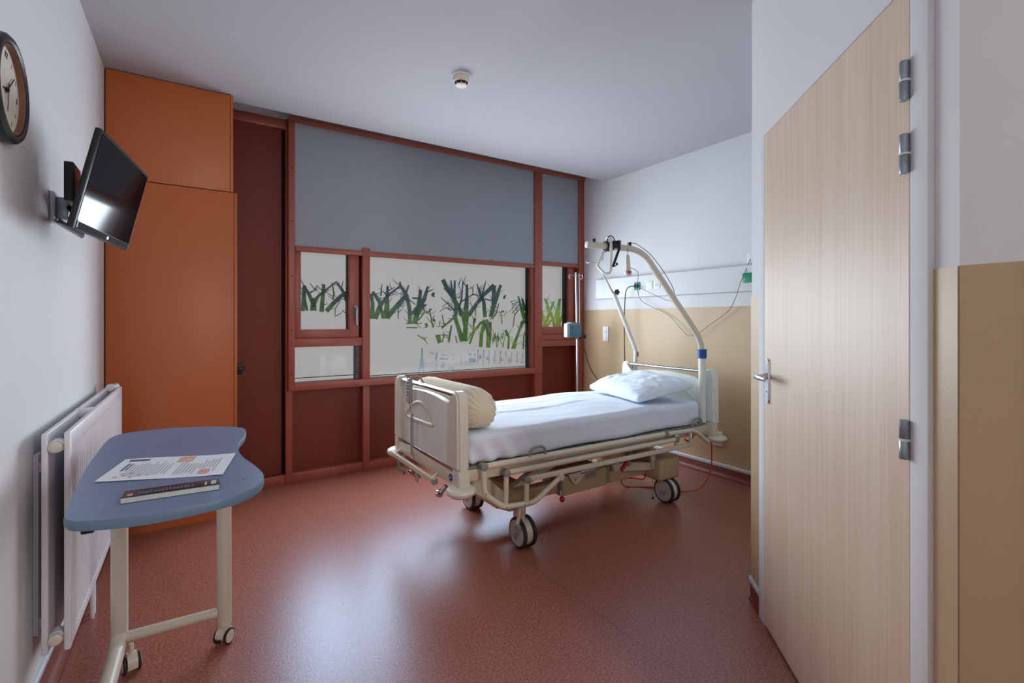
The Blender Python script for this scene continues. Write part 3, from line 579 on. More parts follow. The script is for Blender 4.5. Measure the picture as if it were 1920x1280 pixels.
# printed sheet and narrow book
c4 = [V((-.223, 1.649, 0)), V((-.179, 1.872, 0)), V((.106, 1.764, 0)), V((.061, 1.541, 0))]
def sheet_pt(u, v):        # u along the long side, v from near to far
    p = (c4[0]*(1-u)+c4[3]*u)*(1-v)+(c4[1]*(1-u)+c4[2]*u)*v
    return V((p.x, p.y, TZ+.0015+.004*(1-v)*max(0, .12-u)**1*4+.003*max(0, u-.85)*2+.0008*math.sin(u*7)))
bm = B(); n = 24; g = [[bm.verts.new(sheet_pt(i/n, j/8)) for j in range(9)] for i in range(n+1)]
for i in range(n):
    for j in range(8): bm.faces.new((g[i][j], g[i+1][j], g[i+1][j+1], g[i][j+1]))
ps = tag(obj('printed_sheet', bm, 'paper', None), 'white printed sheet with small pictures lying flat on the blue table', 'paper')
def patch(bm, u0, u1, v0, v1, dz=.0006):
    k = 5; a = [bm.verts.new(sheet_pt(u0+(u1-u0)*i/k, v0)+V((0, 0, dz))) for i in range(k+1)]; b = [bm.verts.new(sheet_pt(u0+(u1-u0)*i/k, v1)+V((0, 0, dz))) for i in range(k+1)]
    for i in range(k): bm.faces.new((a[i], a[i+1], b[i+1], b[i]))
bm = B()
for i in range(26):
    u = .16+i*.029
    if abs(u-.52) < .03: continue
    L0 = .12+.1*random.random(); L1 = .62+.2*random.random()
    if .62 < u < .75: L1 = .6
    if .74 < u < .87: L0 = .36
    patch(bm, u, u+.011, L0, L1)
obj('printed_text', bm, 'ink_grey', ps)
for a_ in ((.09, .11, .4, .74), (.125, .14, .42, .72)):
    bm = B(); patch(bm, *a_); obj('heading', bm, 'ink_dark', ps)
bm = B(); patch(bm, .06, .24, .84, .93); obj('dark_picture', bm, 'ink_dark', ps)
bm = B(); patch(bm, .5, .64, .7, .97); obj('picture', bm, 'ink_peach', ps)
bm = B(); patch(bm, .77, .86, .1, .3); obj('picture', bm, 'ink_pink', ps)
bm = B(); 
for u, v in ((.1, .12), (.16, .16), (.22, .1), (.13, .24), (.2, .26), (.27, .18)): patch(bm, u, u+.035, v, v+.05)
obj('small_pictures', bm, 'ink_pink', ps)

bk = thing('book', 'narrow dark-covered book with pale page edges in front of the printed sheet', 'book', (-.05, 1.43, TZ))
ax = V((.196, -.012, 0)).normalized(); ay = V((.012, .196, 0)).normalized(); o = V((-.146, 1.425, 0))
def bb(bm, u0, u1, v0, v1, z0, z1, bev=0):
    vs = box(bm, u0, u1, v0, v1, z0, z1, bev)
    for v in vs: v.co = o+ax*v.co.x+ay*v.co.y+V((0, 0, TZ+v.co.z))
bm = B(); bb(bm, 0, .194, .001, .05, .001, .013); obj('page_block', bm, 'page', bk)
bm = B(); bb(bm, -.001, .196, 0, .052, .013, .0145, .0005); bb(bm, -.001, .196, 0, .052, .0, .001); cv = obj('cover', bm, 'book_cover', bk)
bm = B(); bb(bm, .01, .02, .008, .022, .0145, .0149); obj('red_emblem', bm, 'ink_pink', cv)
bm = B(); bb(bm, .176, .187, .01, .04, .0145, .0149); bb(bm, .163, .167, .01, .035, .0145, .0149); obj('white_label', bm, 'page', cv)
bm = B()
for k in range(15): bb(bm, .03+k*.0075, .034+k*.0075+.002*random.random(), .012, .03, .0145, .0148)
obj('title_lettering', bm, 'ink_dark', cv)

# ------------------------------------------------------------------ wall clock
cx = LX; ck = thing('wall_clock', 'round black-rimmed wall clock with pale face high on the left wall', 'clock', (cx, 1.84, 1.9))
o = (cx, 1.84, 1.9)
bm = B(); lathe(bm, [(.128, 0), (.139, .005), (.143, .014), (.141, .026), (.134, .033), (.125, .034), (.119, .03), (.117, .012), (.0, .012)], o, (1, 0, 0), 56); obj('rim', bm, 'black', ck)
bm = B(); lathe(bm, [(.1165, .0125), (.1165, .029), (.114, .029), (.114, .0125)], o, (1, 0, 0), 56); obj('inner_rim', bm, 'clock_inner', ck)
bm = B(); lathe(bm, [(.114, .0122), (.114, .0145), (0, .0145)], o, (1, 0, 0), 56); fc = obj('face', bm, 'clock_face', ck)
basis = Matrix(((0, 0, 1, 0), (1, 0, 0, 0), (0, 1, 0, 0), (0, 0, 0, 1)))      # text plane onto the wall, read from the room
for k, tx in enumerate(['12', '1', '2', '3', '4', '5', '6', '7', '8', '9', '10', '11']):
    a = math.pi/2-k*math.pi/6
    textmesh('numeral', tx, .024 if k % 3 == 0 else .016, 'grey_joint' if k % 3 else 'black', fc, Matrix.Translation((.0152, .092*math.cos(a), .092*math.sin(a))) @ basis)
def hand(ang, ln, w, h):
    bm = B(); a = R(ang)
    for (u0, u1) in ((-.018, ln),):
        d = V((0, math.sin(a), math.cos(a))); n_ = V((0, d.z, -d.y)); c = V(o)+V((h, 0, 0))
        q = [c+d*u0-n_*w, c+d*u0+n_*w, c+d*u1+n_*w*.6, c+d*u1-n_*w*.6]
        A = [bm.verts.new(p) for p in q]; Bv = [bm.verts.new(p+V((.001, 0, 0))) for p in q]
        bm.faces.new(A); bm.faces.new(Bv[::-1])
        for i in range(4): bm.faces.new((A[i], A[(i+1) % 4], Bv[(i+1) % 4], Bv[i]))
    return obj('hand', bm, 'black', ck)
hand(48, .075, .0028, .018); hand(186, .06, .0022, .0195); hand(262, .03, .003, .0165)
bm = B(); lathe(bm, [(.006, .0145), (.006, .021), (0, .022)], o, (1, 0, 0), 14); obj('hub', bm, 'black', ck)

# ------------------------------------------------------------------ television on its wall arm
e1 = V((.15, .985, 0)).normalized(); nn = V((.965, -.147, -.22)); nn = (nn-e1*nn.dot(e1)).normalized(); up = nn.cross(e1)
if up.z < 0: up = -up
e1 = up.cross(nn)
TC = V((-.2415, 2.245, 1.719))
tv = thing('television', 'small black flat television tilted downwards beside the clock', 'television', TC)
rm = Matrix((e1, up, nn)).transposed()                        # local x width, y height, z out of the screen
tv.rotation_euler = rm.to_euler()
W, Hh = .272, .162
bm = B(); box(bm, -W, W, -Hh, Hh, -.018, .0, .004); box(bm, -.17, .17, -.1, .1, -.034, -.018, .01); obj('housing', bm, 'black', tv, local=True)
M['screen'] = mat('glossy black screen', (8, 8, 9), .08, spec=.12)
bm = B(); box(bm, -W+.012, W-.012, -Hh+.026, Hh-.012, .0002, .0012); obj('screen', bm, 'screen', tv, local=True)
M['bezel'] = mat('dark brown glossy bezel', (34, 20, 17), .7, spec=.05)
bm = B(); box(bm, -W+.012, W-.012, -Hh+.002, -Hh+.025, .0002, .001); bz = obj('lower_bezel', bm, 'bezel', tv, local=True)
bm = B(); lathe(bm, [(.007, 0), (.006, .0012), (0, .0014)], (.02, -Hh+.014, .001), (0, 0, 1), 16)
for v in bm.verts: v.co.x = .02+(v.co.x-.02)*1.5
obj('emblem', bm, 'white_plastic', tv, local=True)
bm = B(); box(bm, -W+.016, -W+.024, -Hh+.006, -Hh+.03, .0012, .0016); obj('energy_sticker', bm, 'green', tv, local=True)
wb = thing('television_wall_arm', 'grey metal wall arm carrying the small television', 'tv bracket', (LX, 2.42, 1.69))
bxo('wall_plate', 'white_plastic', wb, LX+.001, LX+.014, 2.375, 2.46, 1.635, 1.745, bev=.003)
bm = B(); box(bm, LX+.014, LX+.05, 2.395, 2.44, 1.65, 1.73, .004); obj('pivot_block', bm, 'zinc', wb)
bm = B(); tube(bm, [(LX+.04, 2.415, 1.69), (-.345, 2.36, 1.70), (-.285, 2.262, 1.722)], .013); obj('arm', bm, 'black', wb)
bm = B(); tube(bm, [(LX+.02, 2.42, 1.64), (-.322, 2.15, 1.563)], .012, seg=10, flat=.6); obj('lower_stay', bm, 'zinc', wb)
sb = thing('decoder_box', 'slim upright black box with orange sticker behind the television', 'decoder', (-.38, 2.3, 1.76))
bxo('casing', 'black', sb, -.378, -.352, 2.21, 2.335, 1.685, 1.82, bev=.004)
bm = B(); box(bm, -.3525, -.351, 2.235, 2.3, 1.77, 1.812); obj('sticker', bm, 'sticker', sb)
bm = B(); box(bm, LX+.05, -.37, 2.38, 2.4, 1.7, 1.72, .003); box(bm, -.38, -.365, 2.325, 2.4, 1.7, 1.72, .003); obj('wall_clip', bm, 'black', sb)

# ------------------------------------------------------------------ smoke detector
sd = thing('smoke_detector', 'round ivory smoke detector in the middle of the white ceiling', 'smoke detector', (1.325, 2.585, H))
o = (1.325, 2.585, H)
bm = B(); lathe(bm, [(.056, 0), (.056, .006), (.05, .009)], o, (0, 0, -1), 40); obj('base', bm, 'white_plastic', sd)
bm = B(); lathe(bm, [(.05, .008), (.052, .012), (.05, .034), (.043, .041), (.03, .044), (.03, .04)], o, (0, 0, -1), 40); obj('body', bm, 'smoke', sd)
bm = B(); lathe(bm, [(.04, .042), (.031, .058), (.0, .058)], o, (0, 0, -1), 40); obj('vent_gap', bm, 'gap', sd)
bm = B(); lathe(bm, [(.035, .056), (.034, .06), (.026, .063), (0, .064)], o, (0, 0, -1), 40); obj('cap', bm, 'smoke', sd)
for k in range(8):
    bm = B(); a = k*math.pi/4+.3; box(bm, 1.325+.0335*math.cos(a)-.0025, 1.325+.0335*math.cos(a)+.0025, 2.585+.0335*math.sin(a)-.0025, 2.585+.0335*math.sin(a)+.0025, H-.06, H-.038)
    obj('rib', bm, 'smoke', sd)
bm = B(); lathe(bm, [(.003, 0), (0, .003)], (1.312, 2.56, H-.063), (0, 0, -1), 8); obj('lamp', bm, 'white_plastic', sd)
# ------------------------------------------------------------------ hospital bed
YC = 2.585
bed = thing('hospital_bed', 'ivory adjustable hospital bed on four castors with folded side rails', 'bed', (2.15, YC, 0))
def xprism(bm, poly, x0, x1): prism(bm, poly, lambda y, z: (x0, y, z), lambda y, z: (x1, y, z))
def end_board(name, x, s):
    """moulded end board; s=-1 its outer face looks to -x (foot), +1 to +x (head)"""
    zb = .53
    arch = [(YC+.325*math.cos(math.pi*k/14), .828+.042*math.sin(math.pi*k/14)) for k in range(15)]
    bm = B(); xprism(bm, [(YC-.325, zb), (YC+.325, zb)]+arch, x-.016, x+.016)
    bmesh.ops.bevel(bm, geom=[e for e in bm.edges if abs(e.verts[0].co.x-e.verts[1].co.x) < 1e-5 and min(e.verts[0].co.z, e.verts[1].co.z) > zb+.01], offset=.009, segments=2, affect='EDGES')
    bd = obj(name, bm, 'headboard', bed)
    for sy in (-1, 1):
        bm = B(); yo = .458
        poly = [(.32, zb), (yo, zb), (yo-.004, .86), (yo-.012, .9), (yo-.03, .919), (yo-.06, .921), (yo-.075, .908), (yo-.087, .86), (.345, .835), (.325, .822)]
        xprism(bm, [(YC+sy*a, b) for a, b in poly], x-.032, x+.032)
        bmesh.ops.bevel(bm, geom=[e for e in bm.edges if abs(e.verts[0].co.x-e.verts[1].co.x) < 1e-5], offset=.011, segments=3, affect='EDGES')
        obj('post', bm, 'headboard' if s > 0 else 'cream_plastic', bd)
    tbo('push_bar', 'chrome', bd, [(x, YC-.385, .897), (x, YC+.385, .897)], .0135, seg=16)
    # embossed half lens on the inner and outer face
    for f in (-1, 1):
        L_ = [(-.29, .655), (-.24, .715), (-.14, .765), (0, .785), (.14, .765), (.24, .715), (.29, .655), (.14, .64), (0, .635), (-.14, .64)]
        if name == 'footboard': L_ = [(-.285, .69), (-.25, .725), (-.19, .765), (-.08, .797), (.03, .782), (.1, .745), (.117, .718), (.117, .698), (-.08, .688), (-.2, .685)]
        p = smooth_path([(x+f*.0095, YC-a, b) for a, b in L_]+[(x+f*.0095, YC-L_[0][0], L_[0][1])], 5)
        bm = B(); tube(bm, p[:-1], .014, seg=12, closed=True, flat=1.0); obj('embossed_ridge', bm, 'headboard' if s > 0 else 'cream_plastic', bd)
    return bd
fb = end_board('footboard', 1.105, -1)
hb = end_board('headboard', 3.165, 1)
# cross beams and corner posts with bumper rollers
for x, nm in ((1.105, 'foot_beam'), (3.14, 'head_beam')):
    bm = B(); box(bm, x-.025, x+.03, YC-.46, YC+.46, .445, .512, .006); bmn = obj(nm, bm, 'cream', bed)
    bm = B(); box(bm, x-.023, x+.023, YC-.4, YC+.4, .512, .53, .002); obj('steel_strip', bm, 'chrome', bmn)
for x in (1.11, 3.15):
    for sy in (-1, 1):
        y = YC+sy*.42
        bm = B(); box(bm, x-.034, x+.034, y-.034, y+.034, .44 if x < 2 else .43, .53, .006); lathe(bm, [(.026, .4), (.026, .46)], (x, y, 0), (0, 0, 1), 18)
        cp = obj('corner_post', bm, 'cream', bed)
        bm = B(); xo = x+(-.012 if x < 2 else .03)
        lathe(bm, [(.035, -.026), (.055, -.024), (.07, -.012), (.075, .002), (.07, .014), (.056, .022), (.03, .023)], (xo, y+sy*.02, .43 if x < 2 else .415), (0, 0, 1), 30); obj('bumper_roller', bm, 'cream_plastic', cp)
bm = B(); lathe(bm, [(.02, 0), (.019, .002), (0, .0024)], (1.0805, 2.222, .48), (-1, 0, 0), 20); obj('round_badge', bm, 'blue_badge', bed)
bm = B(); box(bm, 1.0775, 1.0785, 2.212, 2.232, .478, .482); obj('badge_lettering', bm, 'white_plastic', bed)
# linen bar at the foot end
bm = B(); box(bm, 1.036, 1.054, YC-.235, YC+.4, .418, .446, .003); tube(bm, [(1.045, YC-.2, .432), (1.09, YC-.2, .46)], .008); tube(bm, [(1.045, YC+.37, .432), (1.09, YC+.37, .46)], .008)
lb = obj('linen_bar', bm, 'cream', bed)
bm = B(); box(bm, 1.03, 1.06, YC-.252, YC-.236, .417, .447, .004); obj('end_cap', bm, 'grey_joint', lb)
bm = B(); box(bm, 1.035, 1.06, 2.56, 2.66, .385, .405, .005); box(bm, 1.04, 1.055, 2.585, 2.6, .36, .42, .003); lathe(bm, [(.014, 0), (.012, .03), (.004, .034)], (1.048, 2.66, .393), (0, 1, 0), 14); obj('steel_clip', bm, 'chrome', lb)
bm = B(); tube(bm, [(1.07, 2.255, .43), (1.05, 2.275, .395)], .012); lathe(bm, [(.02, -.008), (.02, .008)], (1.045, 2.285, .388), (.5, -1, .3), 16); obj('crank_joint', bm, 'chrome', bed)
bm = B(); tube(bm, fillet([(1.075, 2.93, .45), (1.06, 2.925, .36), (1.075, 2.86, .335)], .04), .012); obj('hose', bm, 'grey_joint', bed)
# platform
bm = B()
for sy in (-1, 1): box(bm, 1.135, 3.12, YC+sy*.385-.016, YC+sy*.385+.016, .452, .512, .005)
for x in (1.5, 1.9, 2.3, 2.7): box(bm, x-.02, x+.02, YC-.375, YC+.375, .46, .5, .004)
obj('platform_frame', bm, 'cream', bed)
bm = B()
for x0, x1 in ((1.15, 1.58), (1.6, 2.02), (2.04, 2.36), (2.38, 3.1)): box(bm, x0, x1, YC-.4, YC+.4, .513, .527, .004)
obj('mattress_deck', bm, 'grey_joint', bed)
bm = B(); box(bm, 1.62, 2.05, YC-.424, YC-.404, .492, .512, .003); box(bm, 2.05, 3.0, YC-.424, YC-.404, .49, .516, .003); obj('deck_edge_rail', bm, 'cream', bed)
for x in (1.56, 2.95):
    for sy in (-1, 1):
        y = YC+sy*.443
        p = fillet([(x-.05, y, .525), (x-.045, y, .565), (x-.02, y, .582), (x+.03, y, .584), (x+.055, y, .57), (x+.058, y, .525)], .02)
        bm = B(); tube(bm, p, .007, seg=10); obj('mattress_retainer', bm, 'grey_joint', bed)
# side rails, folded down
def side_rail(sy):
    y = YC+sy*.437
    t = lambda pts, r, m, par, nm, **k: tbo(nm, m, par, [(a, y, b) for a, b in pts], r, **k)
    bm = B(); tube(bm, [(a, y, b) for a, b in [(1.24, .528), (2.615, .516)]], .0165, seg=14)
    sr = obj('side_rail', bm, 'cream', bed)
    bm = B(); tube(bm, fillet([(2.635, y, .516), (2.93, y, .504), (3.09, y, .40)], .05), .015, seg=14); tube(bm, [(3.02, y-sy*.012, .44), (3.07, y-sy*.05, .44)], .008); obj('top_tube', bm, 'cream', sr)
    t([(1.38, .474), (2.72, .466)], .0165, 'cream', sr, 'middle_tube', seg=14)
    bm = B(); box(bm, 1.5, 2.89, y-.009, y+.009, .398, .427, .004, rot=(R(.35), 'Y', (2.2, y, .41))); box(bm, 2.725, 2.745, y-.008, y+.008, .42, .5, .003); box(bm, 2.88, 2.9, y-.008, y+.008, .4, .5, .003); obj('lower_bar', bm, 'cream', sr)
    bm = B(); tube(bm, fillet([(1.23, y, .525), (1.232, y, .39), (1.345, y, .298), (1.545, y, .281), (1.725, y, .385)], .035), .015, seg=14)
    lathe(bm, [(.015, -.018), (.019, -.014), (.019, .014), (.015, .018)], (1.73, y, .388), (0, 1, 0), 16)
    obj('end_frame', bm, 'cream', sr)
    for x0, z0, x1, z1 in ((1.367, .47, 1.362, .298), (1.497, .415, 1.495, .29)): t([(x0, z0), (x1, z1)], .0135, 'cream', sr, 'upright', seg=12)
    for x, z in ((1.228, .53), (1.363, .476), (1.495, .417), (2.625, .517), (2.735, .468)):
        bm = B(); lathe(bm, [(.014, -.02), (.02, -.017), (.02, .017), (.014, .02)], (x, y, z), (0, 1, 0), 18); obj('joint_cap', bm, 'grey_joint', sr)
    for x, z in ((1.236, .392), (1.363, .296), (1.475, .288), (1.505, .286)):
        bm = B(); lathe(bm, [(.0045, .0), (.0035, .002), (0, .0022)], (x, y+sy*.0148, z), (0, sy, 0), 8); obj('rivet', bm, 'grey_joint', sr)
side_rail(-1); side_rail(1)
# undercarriage
YN = YC-.335
bm = B()
for sy in (-1, 1): box(bm, 1.5, 2.8, YC+sy*.22-.035, YC+sy*.22+.035, .215, .285, .008)
obj('base_beams', bm, 'tan_metal', bed)
bm = B(); box(bm, 2.66, 2.875, YC-.365, YC+.365, .165, .315, .022, 3); obj('base_crossmember', bm, 'tan_metal', bed)
bm = B(); xprism(bm, [(YC-.37, .3), (YC-.33, .21), (YC-.2, .19), (YC+.2, .19), (YC+.33, .21), (YC+.37, .3), (YC+.3, .335), (YC-.3, .335)], 1.45, 1.6)
bmesh.ops.bevel(bm, geom=list(bm.edges), offset=.015, segments=2, affect='EDGES'); obj('base_crossmember', bm, 'tan_metal', bed)
bm = B(); box(bm, 1.86, 2.24, 2.3, 2.5, .2, .325, .01); mo = obj('motor_housing', bm, 'tan_metal', bed)
bm = B(); box(bm, 1.855, 1.872, 2.298, 2.4, .205, .33, .004); obj('end_cap', bm, 'grey_joint', mo)
bm = B(); box(bm, 2.236, 2.265, 2.3, 2.4, .215, .335, .005); obj('end_cap', bm, 'grey_joint', mo)
bm = B(); box(bm, 2.27, 2.62, 2.32, 2.5, .2, .28, .012); obj('motor_housing', bm, 'tan_metal', bed)
# hooks, pivots and levers
bm = B()
for x in (2.06, 2.09, 2.12): tube(bm, fillet([(x, 2.29, .33), (x, 2.29, .285), (x+.016, 2.29, .275), (x+.018, 2.29, .295)], .012), .003, seg=8)
box(bm, 2.0, 2.16, 2.283, 2.296, .318, .338, .003); obj('drainage_hooks', bm, 'chrome', bed)
bm = B(); prism(bm, [(1.9, .335), (2.06, .335), (2.02, .3), (1.98, .27), (1.95, .265), (1.93, .29)], lambda x, z: (x, 2.284, z), lambda x, z: (x, 2.296, z)); lathe(bm, [(.014, 0), (.012, .012), (0, .013)], (1.965, 2.284, .295), (0, -1, 0), 14); obj('pivot_plate', bm, 'cream', bed)
bm = B(); lathe(bm, [(.004, 0), (.004, .03)], (1.77, 2.2, .285), (.3, 0, -1), 10); br = obj('release_stem', bm, 'cream', bed)
bm = B(); lathe(bm, [(.0, -.017), (.009, -.015), (.015, -.007), (.017, .001), (.014, .01), (.007, .016), (0, .017)], (1.785, 2.2, .235), (0, 0, 1), 20); obj('red_knob', bm, 'red_glass', br)
br.data.transform(Matrix.Identity(4))
bm = B(); tube(bm, [(2.35, 2.28, .285), (2.41, 2.28, .34)], [.013, .011]); obj('red_lever', bm, 'red', bed)
bm = B(); box(bm, 2.41, 2.44, 2.28, 2.31, .3, .36, .004); box(bm, 2.42, 2.46, 2.28, 2.32, .35, .44, .004); obj('lever_bracket', bm, 'grey_joint', bed)
bm = B(); prism(bm, [(2.28, .33), (2.3, .285), (2.66, .235), (2.69, .255), (2.66, .285), (2.32, .335)], lambda x, z: (x, 2.29, z), lambda x, z: (x, 2.32, z)); lathe(bm, [(.02, 0), (.018, .012), (0, .013)], (2.665, 2.288, .258), (0, -1, 0), 16); obj('lift_arm', bm, 'cream', bed)
bm = B(); prism(bm, [(2.6, .45), (2.64, .45), (2.69, .255), (2.65, .25)], lambda x, z: (x, 2.272, z), lambda x, z: (x, 2.286, z)); obj('lift_link', bm, 'cream', bed)
bm = B(); prism(bm, [(1.5, .33), (1.53, .29), (1.8, .4), (1.8, .45), (1.74, .45)], lambda x, z: (x, 2.29, z), lambda x, z: (x, 2.33, z)); obj('lift_arm', bm, 'cream', bed)
bm = B(); prism(bm, [(1.5, .33), (1.53, .29), (1.8, .4), (1.8, .45), (1.74, .45)], lambda x, z: (x, 2.84, z), lambda x, z: (x, 2.88, z)); obj('lift_arm', bm, 'cream', bed)
bm = B(); prism(bm, [(1.16, .45), (1.3, .45), (1.46, .3), (1.5, .2), (1.44, .22), (1.28, .33)], lambda x, z: (x, 2.3, z), lambda x, z: (x, 2.32, z)); obj('gusset_plate', bm, 'cream', bed)
bm = B(); prism(bm, [(2.62, .45), (2.95, .45), (2.95, .41), (2.62, .37)], lambda x, z: (x, 2.5, z), lambda x, z: (x, 2.56, z)); prism(bm, [(1.8, .45), (2.5, .45), (2.4, .33), (1.9, .33)], lambda x, z: (x, 2.56, z), lambda x, z: (x, 2.62, z)); obj('lift_column', bm, 'tan_metal', bed)
bm = B(); tube(bm, [(2.63, 2.26, .25), (2.632, 2.26, .06)], .0018, seg=6); ch = obj('pull_chain', bm, 'grey_cable', bed)
bm = B(); lathe(bm, [(0, -.01), (.007, -.006), (.008, 0), (.006, .007), (0, .011)], (2.632, 2.26, .052), (0, 0, 1), 12); obj('chain_weight', bm, 'black', ch)
bm = B(); box(bm, 2.93, 2.99, YC-.4, YC-.38, .45, .47); tube(bm, smooth_path([(2.88, 2.185, .44), (2.9, 2.18, .425), (2.94, 2.18, .43), (2.96, 2.18, .45)], 4), .006); obj('red_hook', bm, 'red', bed)
# castors: twin wheels turned to roll across the bed
def bed_castor(x, y, ztop, logo, lock):
    r = .085
    bm = B(); lathe(bm, [(.034, .155), (.036, .16), (.036, ztop), (.03, ztop+.004)], (x, y+.035, 0), (0, 0, 1), 24)
    box(bm, x-.024, x+.024, y-.02, y+.06, .1, .16, .014)
    c = obj('castor', bm, 'cream', bed)
    for s in (-1, 1):
        bm = B(); lathe(bm, [(.06, 0), (r-.006, .0), (r, .005), (r, .016), (r-.006, .021), (.068, .021)], (x+s*.022, y, r), (s, 0, 0), 44); w = obj('tyre', bm, 'rubber', c)
        bm = B(); lathe(bm, [(.0705, .02), (.069, .0225), (.03, .0235), (0, .0238)], (x+s*.022, y, r), (s, 0, 0), 44); hc = obj('hub_cap', bm, 'hub', c)
        if logo and s < 0:
            xx = x-.022-.0243
            bm = B(); a = R(logo)
            q = lambda u, v: V((xx, y-(u*math.cos(a)-v*math.sin(a)), r-.012+(u*math.sin(a)+v*math.cos(a))))
            pts = [q(-.03, -.012), q(.018, -.012), q(.028, -.006), q(.03, .006), q(.022, .012), q(-.03, .012)]
            tube(bm, pts, .0009, seg=6)
            for k in range(6): tube(bm, [q(-.026+k*.0055, -.003), q(-.023+k*.0055, .004)], .0009, seg=5)
            for k in range(5): tube(bm, [q(-.026+k*.0055, -.008), q(-.023+k*.0055, -.006)], .0007, seg=5)
            prism(bm, [(.009, -.005), (.019, -.005), (.015, 0), (.019, .006), (.009, .006)], lambda u, v: q(u, v), lambda u, v: q(u, v)-V((.0006, 0, 0)))
            obj('blue_logo', bm, 'blue_badge', c)
    bm = B(); lathe(bm, [(r-.016, -.021), (r-.012, -.02), (r-.012, .02), (r-.016, .021)], (x, y, r), (1, 0, 0), 40); obj('mudguard', bm, 'cream_plastic', c)
    if lock:
        bm = B(); tube(bm, fillet([(x-.005, y+.03, .27), (x-.035, y-.02, .2), (x-.07, y-.045, .15)], .03), .013, flat=.8); pd = obj('brake_pedal', bm, 'cream', c)
        bm = B(); lathe(bm, [(.012, 0), (.018, .004), (.019, .016), (.014, .024), (0, .026)], (x-.066, y-.05, .142), (-.7, -.7, -.1), 16); obj('pedal_knob', bm, 'grey_joint', pd)
    return c
bed_castor(1.545, 2.255, .23, 55, True); bed_castor(2.775, 2.255, .2, 15, False); bed_castor(1.575, 2.9, .23, 25, False); bed_castor(2.775, 2.92, .2, 0, False)

# ------------------------------------------------------------------ mattress with its sheet
def rounded(n, hx, hy, hz, r, fn=None):
    bm = B(); nx, ny, nz = n
    def face(f, na, nb):
        g = [[bm.verts.new(f(-1+2*i/na, -1+2*j/nb)) for j in range(nb+1)] for i in range(na+1)]
        for i in range(na):
            for j in range(nb): bm.faces.new((g[i][j], g[i+1][j], g[i+1][j+1], g[i][j+1]))
    for s in (-1, 1):
        face(lambda a, b: V((a*hx, b*hy, s*hz)), nx, ny); face(lambda a, b: V((a*hx, s*hy, b*hz)), nx, nz); face(lambda a, b: V((s*hx, a*hy, b*hz)), ny, nz)
    bmesh.ops.remove_doubles(bm, verts=bm.verts, dist=1e-5)
    for v in bm.verts:
        p = v.co; q = V((max(-hx+r, min(hx-r, p.x)), max(-hy+r, min(hy-r, p.y)), max(-hz+r, min(hz-r, p.z)))); d = p-q
        if d.length > 1e-7: v.co = q+d.normalized()*r
        if fn: v.co = fn(v.co)
    return bm
def mat_fn(p):
    x, y, z = p
    n1 = noise.noise(V((x*2.2, y*2.6, 0)))*.010+noise.noise(V((x*6, y*7, 3)))*.003
    if z > .03:
        z += n1*(1 if abs(y) < .38 else .6)
        for yy, x0, x1, h in ((.02, -.75, .3, .008), (.21, -.55, .6, .004), (-.18, -.2, .55, .0018)):      # folding creases
            if x0 < x < x1: z += h*math.exp(-((y-yy-.012*math.sin(x*3))/.007)**2)*min(1, (x-x0)*6, (x1-x)*6)
        z += .0022*math.sin(y*70+noise.noise(V((x*4, y*5, 1)))*4)*max(0, noise.noise(V((x*1.7, y*3, 9))))
        z -= .02*max(0, -.6-x)
        z += .008*max(0, 1-abs(x-.35)/.4)
    t = max(0, min(1, (.06-z)/.1))
    if abs(y) > .36:
        s = 1 if y > 0 else -1
        y += s*t*(.006*noise.noise(V((x*5, z*8, 5)))+.004*math.sin(x*24+z*40)*max(0, noise.noise(V((x*1.3, 2, 2)))+.3))
        if x < -.55: y += s*t*.014*math.sin(x*50+z*30)*min(1, (-.55-x)*6)
        z -= .004*t*math.sin(x*9)
    return V((x, y, z))
bm = rounded((150, 64, 14), .94, .415, .082, .038, mat_fn)
bmesh.ops.translate(bm, verts=bm.verts, vec=(2.095, YC, .6145))
tag(obj('mattress', bm, 'sheet', None, sharp=80), 'mattress under a tight pale blue sheet on the hospital bed', 'mattress')

# pillow
pw = thing('pillow', 'plump light blue pillow at the head of the bed', 'pillow', (2.8, 2.545, .778))
def pil(p):
    x, y, z = p
    u, v = x/.235, y/.345
    e = max(0, 1-abs(u)**2.6)**.55*max(0, 1-abs(v)**2.8)**.5
    z = z/.08*(.012+.074*e)
    a = 1-.06*(1-abs(v))*abs(u)**2
    nx = noise.noise(V((u*2.3, v*2.6, 1.7)))
    z += .012*nx*e+.006*math.sin(u*9+v*5+nx*5)*(.25+abs(v))*e*(1 if z > 0 else .3)+.010*max(0, noise.noise(V((u*5, v*4.5, 7))))*e+.007*math.sin(14*(u*.6+v*.8)+6*noise.noise(V((u*1.5, v*1.5, 4))))*max(0, noise.noise(V((u*2, v*2, 11)))+.15)*(1 if z > 0 else 0)
    x *= a; y *= 1-.05*(1-abs(u))*abs(v)**2
    if z < -.02: z = -.02+(z+.02)*.45
    return V((x, y, z))
bm = rounded((54, 74, 10), .235, .345, .08, .02, pil)
po = obj('pillowcase', bm, 'pillowcase', pw, sharp=80, local=True)
pw.rotation_euler = (Matrix.Rotation(R(-14), 3, 'Z') @ Matrix.Rotation(R(-10), 3, 'Y')).to_euler()
bm = B()
pts = []
for k in range(30):
    u = -.8+1.5*k/29; q = pil(V((u*.235, .17*1.0, .08))); pts.append((q.x, q.y, q.z+.0008))
for a_, b_ in zip(pts, pts[1:]):
    bm.faces.new([bm.verts.new(V(p)+V((0, d, 0))) for p, d in ((a_, 0), (b_, 0), (b_, .004), (a_, .004))])
obj('pink_stripe', bm, 'ink_peach', pw, local=True)

